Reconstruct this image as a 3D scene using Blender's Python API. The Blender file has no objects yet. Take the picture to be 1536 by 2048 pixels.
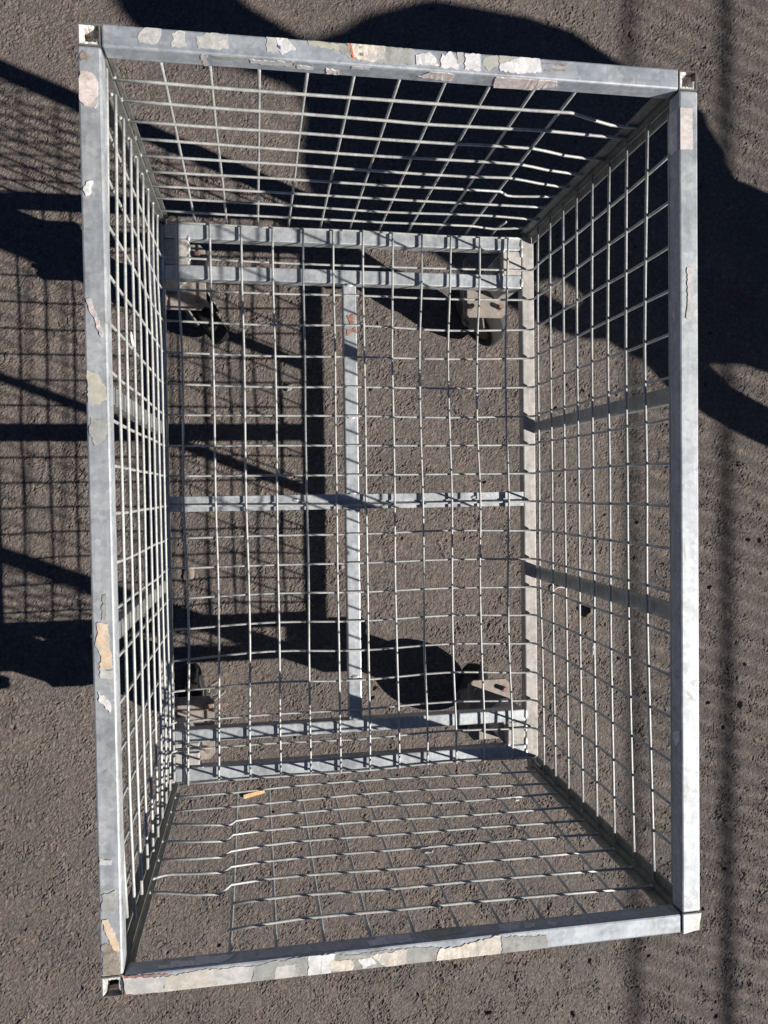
import bpy, bmesh, math, random
import numpy as np
from mathutils import Vector, Matrix, Euler

random.seed(7)
rng = np.random.default_rng(11)
scene = bpy.context.scene
COL = scene.collection

# ---------------------------------------------------------------- camera, sky, sun, exposure
RES = (768, 1024)
scene.render.resolution_x, scene.render.resolution_y = RES
cam_data = bpy.data.cameras.new("camera")
cam_data.sensor_fit = 'VERTICAL'
cam_data.sensor_height = 36.0
cam_data.lens = 36.0 * 1514.42 / 2048.0
cam_data.clip_start = 0.02
cam_data.clip_end = 2000
cam = bpy.data.objects.new("camera", cam_data)
COL.objects.link(cam)
cam.rotation_euler = Euler((-0.02467752, -0.15849089, -0.014578), 'XYZ')
cam.location = (-0.16768, 0.02447, 1.66798)
scene.camera = cam

SUN = Vector((1.305, -0.508, 1.0)).normalized()
SUN_EL = math.asin(SUN.z)
SUN_AZ = math.atan2(SUN.x, SUN.y)
world = bpy.data.worlds.new("World")
scene.world = world
world.use_nodes = True
wn = world.node_tree.nodes
sky = wn.new('ShaderNodeTexSky')
sky.sky_type = 'NISHITA'
sky.sun_disc = False
sky.sun_elevation = SUN_EL
sky.sun_rotation = SUN_AZ
sky.air_density = 0.3
sky.dust_density = 0.0
sky.ozone_density = 3.0
world.node_tree.links.new(sky.outputs[0], wn['Background'].inputs[0])
wn['Background'].inputs[1].default_value = 0.05
sun_data = bpy.data.lights.new("sun", 'SUN')
sun_data.energy = 5.0
sun_data.angle = math.radians(0.55)
sun_data.color = (1.0, 0.94, 0.86)
sun = bpy.data.objects.new("sun", sun_data)
sun.rotation_euler = SUN.to_track_quat('Z', 'Y').to_euler()
sun.location = SUN * 20
COL.objects.link(sun)
scene.view_settings.view_transform = 'Standard'
scene.view_settings.look = 'None'
scene.view_settings.gamma = 1.0
scene.view_settings.exposure = 0.58

# ---------------------------------------------------------------- measured geometry (metres)
FLOOR_COLS=[[[-0.3043,0.4944],[-0.305,0.3816],[-0.3014,0.2744],[-0.3024,0.1449],[-0.3043,0.0148],[-0.3011,-0.1161],[-0.3004,-0.2476],[-0.3049,-0.3796],[-0.3071,-0.4866]],[[-0.2505,0.4932],[-0.2502,0.3831],[-0.2489,0.2752],[-0.249,0.1449],[-0.2499,0.014],[-0.2482,-0.1177],[-0.2491,-0.2501],[-0.2518,-0.383],[-0.2537,-0.4808]],[[-0.1969,0.4911],[-0.1972,0.3846],[-0.1958,0.276],[-0.1966,0.1449],[-0.1974,0.0131],[-0.1955,-0.1194],[-0.1954,-0.2526],[-0.1988,-0.3863],[-0.1989,-0.4804]],[[-0.1425,0.4907],[-0.1435,0.3861],[-0.142,0.2768],[-0.1418,0.1449],[-0.1433,0.0123],[-0.1439,-0.121],[-0.1437,-0.2551],[-0.1452,-0.3897],[-0.1451,-0.4799]],[[-0.0892,0.4911],[-0.09,0.3876],[-0.0893,0.2776],[-0.0907,0.1448],[-0.0903,0.0114],[-0.0899,-0.1227],[-0.0913,-0.2575],[-0.0918,-0.3931],[-0.0915,-0.4802]],[[-0.036,0.4906],[-0.0368,0.3891],[-0.0359,0.2784],[-0.0372,0.1448],[-0.0371,0.0106],[-0.0379,-0.1244],[-0.0374,-0.2601],[-0.0378,-0.3965],[-0.0374,-0.4842]],[[0.0178,0.4927],[0.0162,0.3906],[0.0168,0.2792],[0.017,0.1448],[0.0163,0.0097],[0.0165,-0.1261],[0.0163,-0.2626],[0.017,-0.4],[0.0157,-0.4826]],[[0.0717,0.4904],[0.0699,0.3921],[0.0674,0.2799],[0.0682,0.1448],[0.0685,0.0089],[0.0671,-0.1277],[0.0688,-0.2651],[0.0706,-0.4033],[0.0704,-0.4838]],[[0.1255,0.4889],[0.1233,0.3936],[0.1181,0.2807],[0.1181,0.1448],[0.1209,0.008],[0.121,-0.1294],[0.1201,-0.2676],[0.1239,-0.4067],[0.1229,-0.4811]],[[0.1794,0.4883],[0.1764,0.3951],[0.1713,0.2815],[0.1724,0.1447],[0.1754,0.0072],[0.1737,-0.1311],[0.1739,-0.2701],[0.1779,-0.4101],[0.178,-0.4822]],[[0.2336,0.4886],[0.2321,0.3966],[0.226,0.2823],[0.2245,0.1447],[0.2296,0.0063],[0.227,-0.1328],[0.2283,-0.2727],[0.2325,-0.4136],[0.2318,-0.4832]],[[0.288,0.4889],[0.2846,0.3981],[0.2805,0.2832],[0.281,0.1447],[0.2844,0.0054],[0.281,-0.1345],[0.2815,-0.2752],[0.2869,-0.417],[0.2862,-0.4833]]]
FLOOR_ROWS=[[[-0.3131,0.4947],[-0.1468,0.492],[0.0129,0.4922],[0.1721,0.4895],[0.315,0.4904]],[[-0.3144,0.4339],[-0.1479,0.4309],[0.0119,0.4299],[0.1714,0.4306],[0.3144,0.4314]],[[-0.3156,0.379],[-0.1489,0.3766],[0.0111,0.3773],[0.1707,0.3752],[0.3139,0.377]],[[-0.3167,0.3249],[-0.1499,0.3214],[0.0103,0.3237],[0.17,0.3178],[0.3133,0.3215]],[[-0.3179,0.2706],[-0.1509,0.2669],[0.0094,0.2673],[0.1693,0.2659],[0.3128,0.2687]],[[-0.3191,0.2162],[-0.1519,0.2123],[0.0086,0.2135],[0.1686,0.212],[0.3123,0.2148]],[[-0.3202,0.1626],[-0.1528,0.162],[0.0078,0.1614],[0.168,0.1589],[0.3117,0.1609]],[[-0.3213,0.1089],[-0.1538,0.109],[0.007,0.1083],[0.1673,0.1075],[0.3112,0.1078]],[[-0.3224,0.0568],[-0.1547,0.0559],[0.0062,0.055],[0.1667,0.0551],[0.3107,0.0546]],[[-0.3236,0.0047],[-0.1557,0.0027],[0.0053,0.0008],[0.166,0.0018],[0.3102,0.0022]],[[-0.3248,-0.052],[-0.1567,-0.0507],[0.0045,-0.0517],[0.1654,-0.049],[0.3096,-0.0522]],[[-0.3259,-0.1044],[-0.1576,-0.1032],[0.0037,-0.1043],[0.1647,-0.1026],[0.3091,-0.1057]],[[-0.327,-0.1577],[-0.1586,-0.1541],[0.0029,-0.1571],[0.164,-0.1553],[0.3086,-0.1584]],[[-0.3282,-0.212],[-0.1595,-0.2059],[0.0021,-0.2099],[0.1634,-0.2063],[0.3081,-0.2112]],[[-0.3293,-0.2665],[-0.1604,-0.2578],[0.0013,-0.2637],[0.1627,-0.2593],[0.3075,-0.265]],[[-0.3305,-0.3202],[-0.1615,-0.3135],[0.0005,-0.3177],[0.1621,-0.3124],[0.307,-0.3199]],[[-0.3316,-0.3748],[-0.1625,-0.371],[-0.0004,-0.3717],[0.1614,-0.3674],[0.3065,-0.373]],[[-0.3327,-0.4251],[-0.1635,-0.4232],[-0.0012,-0.4259],[0.1607,-0.4216],[0.3059,-0.4262]],[[-0.334,-0.4853],[-0.1646,-0.4837],[-0.0021,-0.4847],[0.16,-0.4796],[0.3054,-0.4833]]]
TOP_ROWS=[[[-0.3259,0.7591],[-0.2169,0.7552],[-0.1096,0.7537],[-0.0146,0.7534],[0.1043,0.7521],[0.2157,0.7529],[0.2243,0.7528],[0.2871,0.7295],[0.3322,0.7271]],[[-0.3266,0.7125],[-0.2181,0.7076],[-0.1102,0.7068],[-0.0066,0.7035],[0.0527,0.7006],[0.2106,0.7031],[0.2696,0.6994],[0.3246,0.6963]],[[-0.3273,0.6607],[-0.2187,0.6575],[-0.1109,0.6562],[0.0016,0.6521],[0.0998,0.6513],[0.2102,0.6517],[0.2626,0.6363],[0.3267,0.628]],[[-0.3264,0.613],[-0.2183,0.6093],[-0.1118,0.6046],[0.0097,0.6011],[0.1185,0.6018],[0.2102,0.5999],[0.2558,0.5866],[0.3167,0.5764]],[[-0.3273,0.5617],[-0.2191,0.5593],[-0.1119,0.5578],[0.0177,0.5516],[0.1519,0.5486],[0.2096,0.5521],[0.2625,0.538],[0.316,0.5271]],[[-0.3284,0.5085],[-0.219,0.508],[-0.1134,0.5065],[0.0257,0.5011],[0.212,0.5004],[0.2275,0.4859],[0.2489,0.4844],[0.3111,0.492]],[[-0.3296,0.4555],[-0.2202,0.4554],[-0.1128,0.4526],[0.0343,0.4478],[0.2238,0.4449],[0.3085,0.4439]],[[-0.3295,0.4078],[-0.2211,0.4063],[-0.1134,0.402],[0.0432,0.3916],[0.2169,0.396],[0.3196,0.3864]],[[-0.3305,0.3537],[-0.2224,0.3483],[-0.1131,0.3471],[0.0511,0.3422],[0.2095,0.3432],[0.2544,0.3329],[0.3125,0.3476]]]
BOT_ROWS=[[[-0.3234,-0.4852,0.3648],[-0.2242,-0.4852,0.3639],[-0.1133,-0.4849,0.354],[0.0349,-0.4849,0.3541],[0.1535,-0.4851,0.3604],[0.3087,-0.4854,0.3709]],[[-0.3237,-0.4867,0.4191],[-0.2263,-0.4867,0.4184],[-0.1162,-0.4865,0.4137],[0.0263,-0.4864,0.408],[0.14,-0.4866,0.4145],[0.3089,-0.4868,0.4245]],[[-0.3241,-0.4878,0.4614],[-0.2276,-0.4884,0.484],[-0.2189,-0.4881,0.4702],[-0.1185,-0.4878,0.4603],[0.018,-0.4878,0.4594],[0.127,-0.488,0.4661],[0.3103,-0.488,0.4664]],[[-0.3244,-0.4894,0.5182],[-0.2312,-0.4898,0.535],[-0.2218,-0.4893,0.5163],[-0.1209,-0.4891,0.5102],[0.0099,-0.4891,0.5102],[0.1466,-0.4893,0.5176],[0.3129,-0.4894,0.519]],[[-0.323,-0.4908,0.5729],[-0.236,-0.4911,0.5815],[-0.2227,-0.4907,0.5666],[-0.123,-0.4903,0.5546],[0.0022,-0.4905,0.5585],[0.1503,-0.4905,0.5611],[0.3138,-0.4907,0.5673]],[[-0.3229,-0.4922,0.6237],[-0.3087,-0.492,0.6173],[-0.2955,-0.492,0.617],[-0.2298,-0.4922,0.6236],[-0.2209,-0.4919,0.6105],[-0.1254,-0.4917,0.6029],[-0.0052,-0.4917,0.6044],[0.137,-0.4917,0.6063],[0.3168,-0.4919,0.6124]],[[-0.3227,-0.4931,0.6571],[-0.2934,-0.4933,0.6647],[-0.2322,-0.4937,0.6779],[-0.219,-0.4931,0.6574],[-0.1277,-0.4929,0.651],[-0.0134,-0.4931,0.6558],[0.1145,-0.4932,0.6586],[0.3191,-0.4932,0.66]],[[-0.216,-0.4943,0.7028],[-0.13,-0.4942,0.6985],[-0.0213,-0.4944,0.7049],[0.1013,-0.4944,0.7047],[0.3195,-0.4946,0.7116]],[[-0.2161,-0.4959,0.7591],[-0.1325,-0.4956,0.7503],[-0.0289,-0.4957,0.7526],[0.0877,-0.4957,0.7523],[0.3237,-0.4959,0.7592]]]
RIGHT_ROWS=[[[0.4946,0.2944],[0.2883,0.2888],[0.0615,0.2881],[-0.1383,0.2911],[-0.2816,0.2927],[-0.4992,0.3034]],[[0.4997,0.3547],[0.2771,0.3492],[0.0596,0.3514],[-0.1321,0.3492],[-0.2686,0.356],[-0.4916,0.3631]],[[0.4968,0.4123],[0.2659,0.4094],[0.0578,0.4117],[-0.1254,0.4122],[-0.2571,0.4116],[-0.4918,0.418]],[[0.4991,0.4696],[0.2552,0.4668],[0.0561,0.4669],[-0.1195,0.4676],[-0.2448,0.4715],[-0.492,0.475]],[[0.4957,0.524],[0.2451,0.5213],[0.0544,0.5237],[-0.1134,0.5245],[-0.234,0.5243],[-0.4905,0.5313]],[[0.4957,0.581],[0.2348,0.5768],[0.0527,0.5774],[-0.1076,0.5783],[-0.2229,0.5783],[-0.4915,0.5846]],[[0.493,0.6392],[0.2248,0.6306],[0.0511,0.633],[-0.1019,0.6325],[-0.2114,0.6342],[-0.4895,0.6431]],[[0.4926,0.6919],[0.2146,0.6856],[0.0494,0.688],[-0.096,0.6877],[-0.2001,0.6893],[-0.4892,0.7018]],[[0.4905,0.7487],[0.2051,0.7367],[0.0478,0.7417],[-0.0903,0.7403],[-0.1893,0.742],[-0.4895,0.7559]]]
PATCHES=[["T","grey",[[-0.2847,0.5133],[-0.28,0.5192],[-0.2678,0.5194],[-0.2648,0.5165],[-0.2658,0.5079],[-0.269,0.5014],[-0.2759,0.4993],[-0.2873,0.5007],[-0.2894,0.5052],[-0.287,0.5108]]],["T","stain",[[-0.2848,0.5099],[-0.2673,0.5088],[-0.267,0.507],[-0.2795,0.5069],[-0.294,0.5046],[-0.2932,0.5059]]],["T","grey",[[-0.2541,0.5127],[-0.2464,0.5164],[-0.2402,0.5154],[-0.239,0.4998],[-0.2544,0.4986],[-0.2551,0.5032],[-0.252,0.5066]]],["T","stain",[[-0.2527,0.5073],[-0.2388,0.5064],[-0.2389,0.5045],[-0.2504,0.5055]]],["T","grey",[[-0.2295,0.5107],[-0.224,0.5119],[-0.2185,0.5163],[-0.2098,0.5178],[-0.2021,0.5153],[-0.1965,0.5165],[-0.1952,0.5016],[-0.2086,0.4993],[-0.2274,0.4991]]],["T","pale",[[-0.1553,0.5174],[-0.1433,0.5175],[-0.1436,0.5008],[-0.1548,0.5012]]],["T","white",[[-0.1441,0.5183],[-0.132,0.5184],[-0.1297,0.513],[-0.1233,0.5071],[-0.1388,0.4992],[-0.1435,0.5056]]],["T","blue",[[-0.1435,0.5087],[-0.1402,0.5082],[-0.1395,0.5043],[-0.1416,0.5049]]],["T","yellow",[[-0.1102,0.5177],[-0.0898,0.5161],[-0.0701,0.5152],[-0.0643,0.5076],[-0.0768,0.5091],[-0.0932,0.5102],[-0.1095,0.5122]]],["N","pale",[[-0.2236,0.8276],[-0.2174,0.8273],[-0.2181,0.8062],[-0.2229,0.8062],[-0.2249,0.8212]]],["N","pale",[[-0.1733,0.8247],[-0.1372,0.8258],[-0.133,0.8191],[-0.1451,0.816],[-0.1726,0.8182]]],["N","olive",[[-0.2151,0.8276],[-0.174,0.8289],[-0.1757,0.8244],[-0.2077,0.8201]]],["N","pale",[[-0.1355,0.8231],[-0.126,0.8296],[-0.1263,0.8155],[-0.1345,0.8165]]],["N","pale",[[-0.1224,0.8205],[-0.1043,0.8199],[-0.1039,0.8134],[-0.1221,0.814]]],["N","pink",[[-0.0897,0.8189],[-0.0749,0.8155],[-0.0747,0.8082],[-0.0892,0.8084]]],["T","olive",[[-0.0269,0.5175],[0.0068,0.516],[0.0066,0.4987],[-0.0423,0.4984],[-0.0655,0.5007],[-0.0753,0.5081],[-0.0752,0.5145]]],["T","cream",[[-0.0685,0.5191],[-0.0453,0.5185],[-0.0253,0.5168],[-0.0271,0.5036],[-0.0423,0.4984],[-0.0556,0.4998],[-0.0638,0.5049]]],["T","red",[[-0.0653,0.5161],[-0.0628,0.5163],[-0.0597,0.5012],[-0.0618,0.5013]]],["T","pink",[[-0.0462,0.5152],[-0.0353,0.5176],[-0.027,0.5134],[-0.0305,0.505],[-0.0456,0.5022]]],["T","white",[[0.0093,0.5096],[0.0255,0.5141],[0.0323,0.508],[0.0356,0.5],[0.0254,0.5001],[0.01,0.4995]]],["T","white",[[0.0393,0.5135],[0.0427,0.5113],[0.0505,0.5177],[0.0547,0.5097],[0.059,0.5017],[0.0581,0.498],[0.0373,0.4985]]],["T","pale",[[0.0565,0.5165],[0.0644,0.5179],[0.0642,0.5054],[0.0581,0.5033]]],["T","white",[[0.0661,0.5163],[0.0844,0.5161],[0.0838,0.4982],[0.0653,0.4985]]],["T","yellow",[[0.0878,0.5122],[0.1037,0.517],[0.1053,0.5068],[0.0929,0.4984],[0.086,0.5045]]],["T","rust",[[0.092,0.51],[0.0948,0.5105],[0.0955,0.5074],[0.0927,0.5065]]],["T","yellow",[[0.1054,0.5165],[0.1285,0.5174],[0.1248,0.5082],[0.1062,0.5052]]],["T","white",[[0.1062,0.506],[0.1177,0.5102],[0.1302,0.5165],[0.1535,0.5176],[0.156,0.5021],[0.13,0.4982],[0.107,0.4994]]],["T","stain",[[0.157,0.5131],[0.1877,0.5137],[0.1859,0.511],[0.157,0.5106]]],["T","stain",[[0.1605,0.5058],[0.1858,0.5062],[0.184,0.5041],[0.1605,0.5032]]],["N","pale",[[-0.0621,0.8265],[-0.0408,0.8294],[-0.0416,0.8233],[-0.0624,0.822]]],["N","pink",[[0.014,0.8169],[0.0254,0.8277],[0.0551,0.8264],[0.0537,0.8111],[0.0322,0.8131],[0.0216,0.8138]]],["N","pink",[[0.1031,0.8265],[0.1301,0.8282],[0.1536,0.8275],[0.1559,0.8067],[0.1395,0.8012],[0.1282,0.802],[0.1063,0.8051]]],["N","pink",[[0.1526,0.83],[0.1745,0.8271],[0.179,0.818],[0.1563,0.8057],[0.155,0.8213]]],["T","pale",[[-0.3258,-0.4969],[-0.282,-0.5004],[-0.2848,-0.5175],[-0.3239,-0.5144]]],["T","beige",[[-0.282,-0.5004],[-0.2438,-0.4973],[-0.1871,-0.4988],[-0.1916,-0.5199],[-0.2418,-0.5196],[-0.2856,-0.5177]]],["T","pale",[[-0.2366,-0.4998],[-0.1879,-0.4995],[-0.1919,-0.5195],[-0.2192,-0.519],[-0.2352,-0.5117]]],["T","olive",[[-0.1871,-0.4988],[-0.1274,-0.4945],[-0.1279,-0.5196],[-0.1908,-0.52]]],["T","pale",[[-0.1617,-0.5026],[-0.1401,-0.5016],[-0.1454,-0.5172],[-0.1652,-0.5169]]],["T","white",[[-0.1269,-0.4946],[-0.0963,-0.4955],[-0.1026,-0.5191],[-0.1274,-0.5197]]],["T","rust",[[-0.3297,-0.4956],[-0.3141,-0.495],[-0.2796,-0.4972],[-0.2796,-0.4986],[-0.3063,-0.4975],[-0.3251,-0.4975]]],["T","rust",[[-0.3262,-0.5133],[-0.3208,-0.5158],[-0.3161,-0.5145],[-0.3068,-0.5165],[-0.2832,-0.5185],[-0.2848,-0.5201],[-0.3099,-0.5191],[-0.3255,-0.5182]]],["T","olive",[[-0.1083,-0.4952],[-0.0744,-0.499],[-0.0105,-0.4975],[0.0229,-0.5012],[0.0191,-0.5192],[-0.016,-0.5181],[-0.0917,-0.5177],[-0.1086,-0.5158]]],["T","cream",[[-0.1067,-0.5023],[-0.0753,-0.5044],[-0.0781,-0.5159],[-0.1052,-0.5144]]],["T","white",[[-0.0711,-0.5046],[-0.0565,-0.5036],[-0.0506,-0.5121],[-0.0661,-0.5155]]],["T","cream",[[-0.0565,-0.5019],[-0.014,-0.4988],[-0.0177,-0.5172],[-0.0334,-0.5193],[-0.0471,-0.5116]]],["T","cream",[[0.0237,-0.503],[0.046,-0.5028],[0.0955,-0.4945],[0.0962,-0.5187],[0.0475,-0.5194],[0.0191,-0.5183]]],["T","olive",[[0.0982,-0.4971],[0.1532,-0.5012],[0.155,-0.5167],[0.0989,-0.5185]]],["S","white",[[-0.2912,0.8177],[-0.2791,0.8188],[-0.2789,0.8274],[-0.29,0.8264]]],["S","white",[[-0.2774,0.8129],[-0.252,0.8162],[-0.2508,0.8293],[-0.278,0.8275]]],["S","white",[[-0.2526,0.8092],[-0.208,0.8124],[-0.2166,0.8227],[-0.2436,0.8299],[-0.2511,0.8258]]],["S","pale",[[-0.1839,0.8112],[-0.1629,0.8088],[-0.1357,0.81],[-0.1273,0.8267],[-0.1648,0.8295],[-0.1829,0.8275]]],["S","pale",[[-0.1349,0.8102],[-0.0783,0.8136],[-0.0861,0.8286],[-0.1266,0.8282]]],["S","pale",[[-0.0896,0.8116],[-0.0768,0.8134],[-0.0785,0.8276],[-0.0912,0.8267]]],["S","white",[[-0.0586,0.8138],[-0.0313,0.8075],[-0.0074,0.8082],[-0.0082,0.8261],[-0.0568,0.8258]]],["S","olive",[[0.0075,0.8017],[0.0533,0.8007],[0.0557,0.8193],[0.0137,0.8227]]],["S","pale",[[0.068,0.8206],[0.0979,0.8153],[0.0946,0.8255],[0.0684,0.8253]]],["S","white",[[0.1005,0.8101],[0.1275,0.8074],[0.1213,0.8252],[0.0958,0.8248]]],["S","white",[[0.1306,0.8093],[0.1441,0.816],[0.1405,0.8232],[0.129,0.8242]]],["S","white",[[0.1602,0.8132],[0.1703,0.8208],[0.1656,0.8256],[0.1584,0.8202]]],["T","pink",[[-0.3477,0.4663],[-0.3368,0.4655],[-0.3328,0.4627],[-0.3301,0.4536],[-0.3305,0.4356],[-0.3336,0.4292],[-0.3411,0.4308],[-0.3484,0.4354],[-0.3489,0.4549]]],["T","white",[[-0.3439,0.3522],[-0.3374,0.354],[-0.3397,0.342],[-0.3448,0.3381],[-0.3476,0.3442]]],["T","stain",[[-0.3472,0.4843],[-0.3447,0.4885],[-0.3364,0.481],[-0.3464,0.4771]]],["T","pink",[[-0.3473,0.231],[-0.3428,0.2322],[-0.3306,0.1948],[-0.3327,0.1916],[-0.3455,0.2248]]],["T","yellow",[[-0.3481,0.1568],[-0.3376,0.1528],[-0.3294,0.1386],[-0.3287,0.1255],[-0.3369,0.1212],[-0.3479,0.1228]]],["T","olive",[[-0.3453,0.107],[-0.3287,0.1017],[-0.3316,0.0859],[-0.3419,0.077],[-0.3476,0.0939]]],["T","olive",[[-0.338,-0.0811],[-0.334,-0.0802],[-0.3351,-0.1079],[-0.3397,-0.1077]]],["T","pale",[[-0.3448,-0.1113],[-0.3428,-0.1097],[-0.3415,-0.1194],[-0.3445,-0.1193]]],["T","orange",[[-0.3428,-0.1103],[-0.3337,-0.1123],[-0.3318,-0.1402],[-0.3297,-0.1591],[-0.3435,-0.16],[-0.3406,-0.1462],[-0.3469,-0.1341]]],["T","pale",[[-0.3429,-0.16],[-0.3292,-0.1618],[-0.3315,-0.1713],[-0.3422,-0.1697]]],["T","white",[[-0.345,-0.1845],[-0.3395,-0.1881],[-0.3321,-0.1992],[-0.3333,-0.2078],[-0.3447,-0.1931]]],["T","pale",[[-0.3482,-0.3628],[-0.3355,-0.3667],[-0.3361,-0.3721],[-0.3479,-0.3699]]],["T","orange",[[-0.3467,-0.4309],[-0.3411,-0.4304],[-0.3299,-0.46],[-0.329,-0.4667],[-0.3352,-0.4649],[-0.3425,-0.4477]]],["T","stain",[[-0.3474,-0.4581],[-0.3365,-0.4566],[-0.3302,-0.4737],[-0.3296,-0.493],[-0.3471,-0.4909]]],["T","olive",[[-0.3466,-0.4037],[-0.3326,-0.3996],[-0.3311,-0.4216],[-0.346,-0.4228]]],["T","pinkw",[[0.3266,0.4724],[0.3426,0.4728],[0.3431,0.4254],[0.3258,0.4239]]],["E","white",[[0.4754,0.8078],[0.4731,0.8257],[0.4247,0.8253],[0.4251,0.8108],[0.4331,0.7994]]],["T","pale",[[0.3355,0.2858],[0.3419,0.286],[0.3406,0.2712],[0.3431,0.2535],[0.3391,0.2238],[0.3333,0.226],[0.336,0.2474]]],["E","pale",[[0.253,0.8049],[0.2452,0.8196],[0.226,0.8172],[0.2334,0.8059]]],["E","pale",[[-0.1949,0.8048],[-0.1959,0.814],[-0.2027,0.8241],[-0.2069,0.8219],[-0.2035,0.8105]]],["E","white",[[-0.2761,0.81],[-0.2705,0.8259],[-0.2812,0.8269],[-0.2929,0.8156]]],["E","pale",[[-0.3277,0.8119],[-0.321,0.8266],[-0.3271,0.8266],[-0.3326,0.8153]]],["B","rust",[[-0.0136,0.3407],[-0.0018,0.3445],[-0.0002,0.3293],[-0.0075,0.3265]]],["B","rust",[[-0.0149,0.3174],[-0.004,0.3159],[0.0033,0.3232],[0.0049,0.3107],[-0.005,0.3123],[-0.0132,0.305]]]]

# ---------------------------------------------------------------- materials
def new_mat(name):
    m = bpy.data.materials.new(name)
    m.use_nodes = True
    nt = m.node_tree
    return m, nt, nt.nodes, nt.links, nt.nodes['Principled BSDF']

def ramp(nodes, stops):
    r = nodes.new('ShaderNodeValToRGB')
    el = r.color_ramp.elements
    el[0].position, el[0].color = stops[0][0], stops[0][1]
    el[1].position, el[1].color = stops[1][0], stops[1][1]
    for p, c in stops[2:]:
        e = el.new(p); e.color = c
    return r

def c4(r, g, b): return (r, g, b, 1.0)

def noise(nodes, links, src, scale, detail=4, rough=0.55, dist=0.0):
    n = nodes.new('ShaderNodeTexNoise')
    n.inputs['Scale'].default_value = scale
    n.inputs['Detail'].default_value = detail
    n.inputs['Roughness'].default_value = rough
    n.inputs['Distortion'].default_value = dist
    links.new(src, n.inputs['Vector'])
    return n

def mixc(nodes, links, fac, a, b):
    m = nodes.new('ShaderNodeMix'); m.data_type = 'RGBA'
    for sock, v in ((m.inputs[0], fac), (m.inputs[6], a), (m.inputs[7], b)):
        if isinstance(v, (int, float)): sock.default_value = v
        elif isinstance(v, tuple): sock.default_value = v
        else: links.new(v, sock)
    return m.outputs[2]

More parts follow.
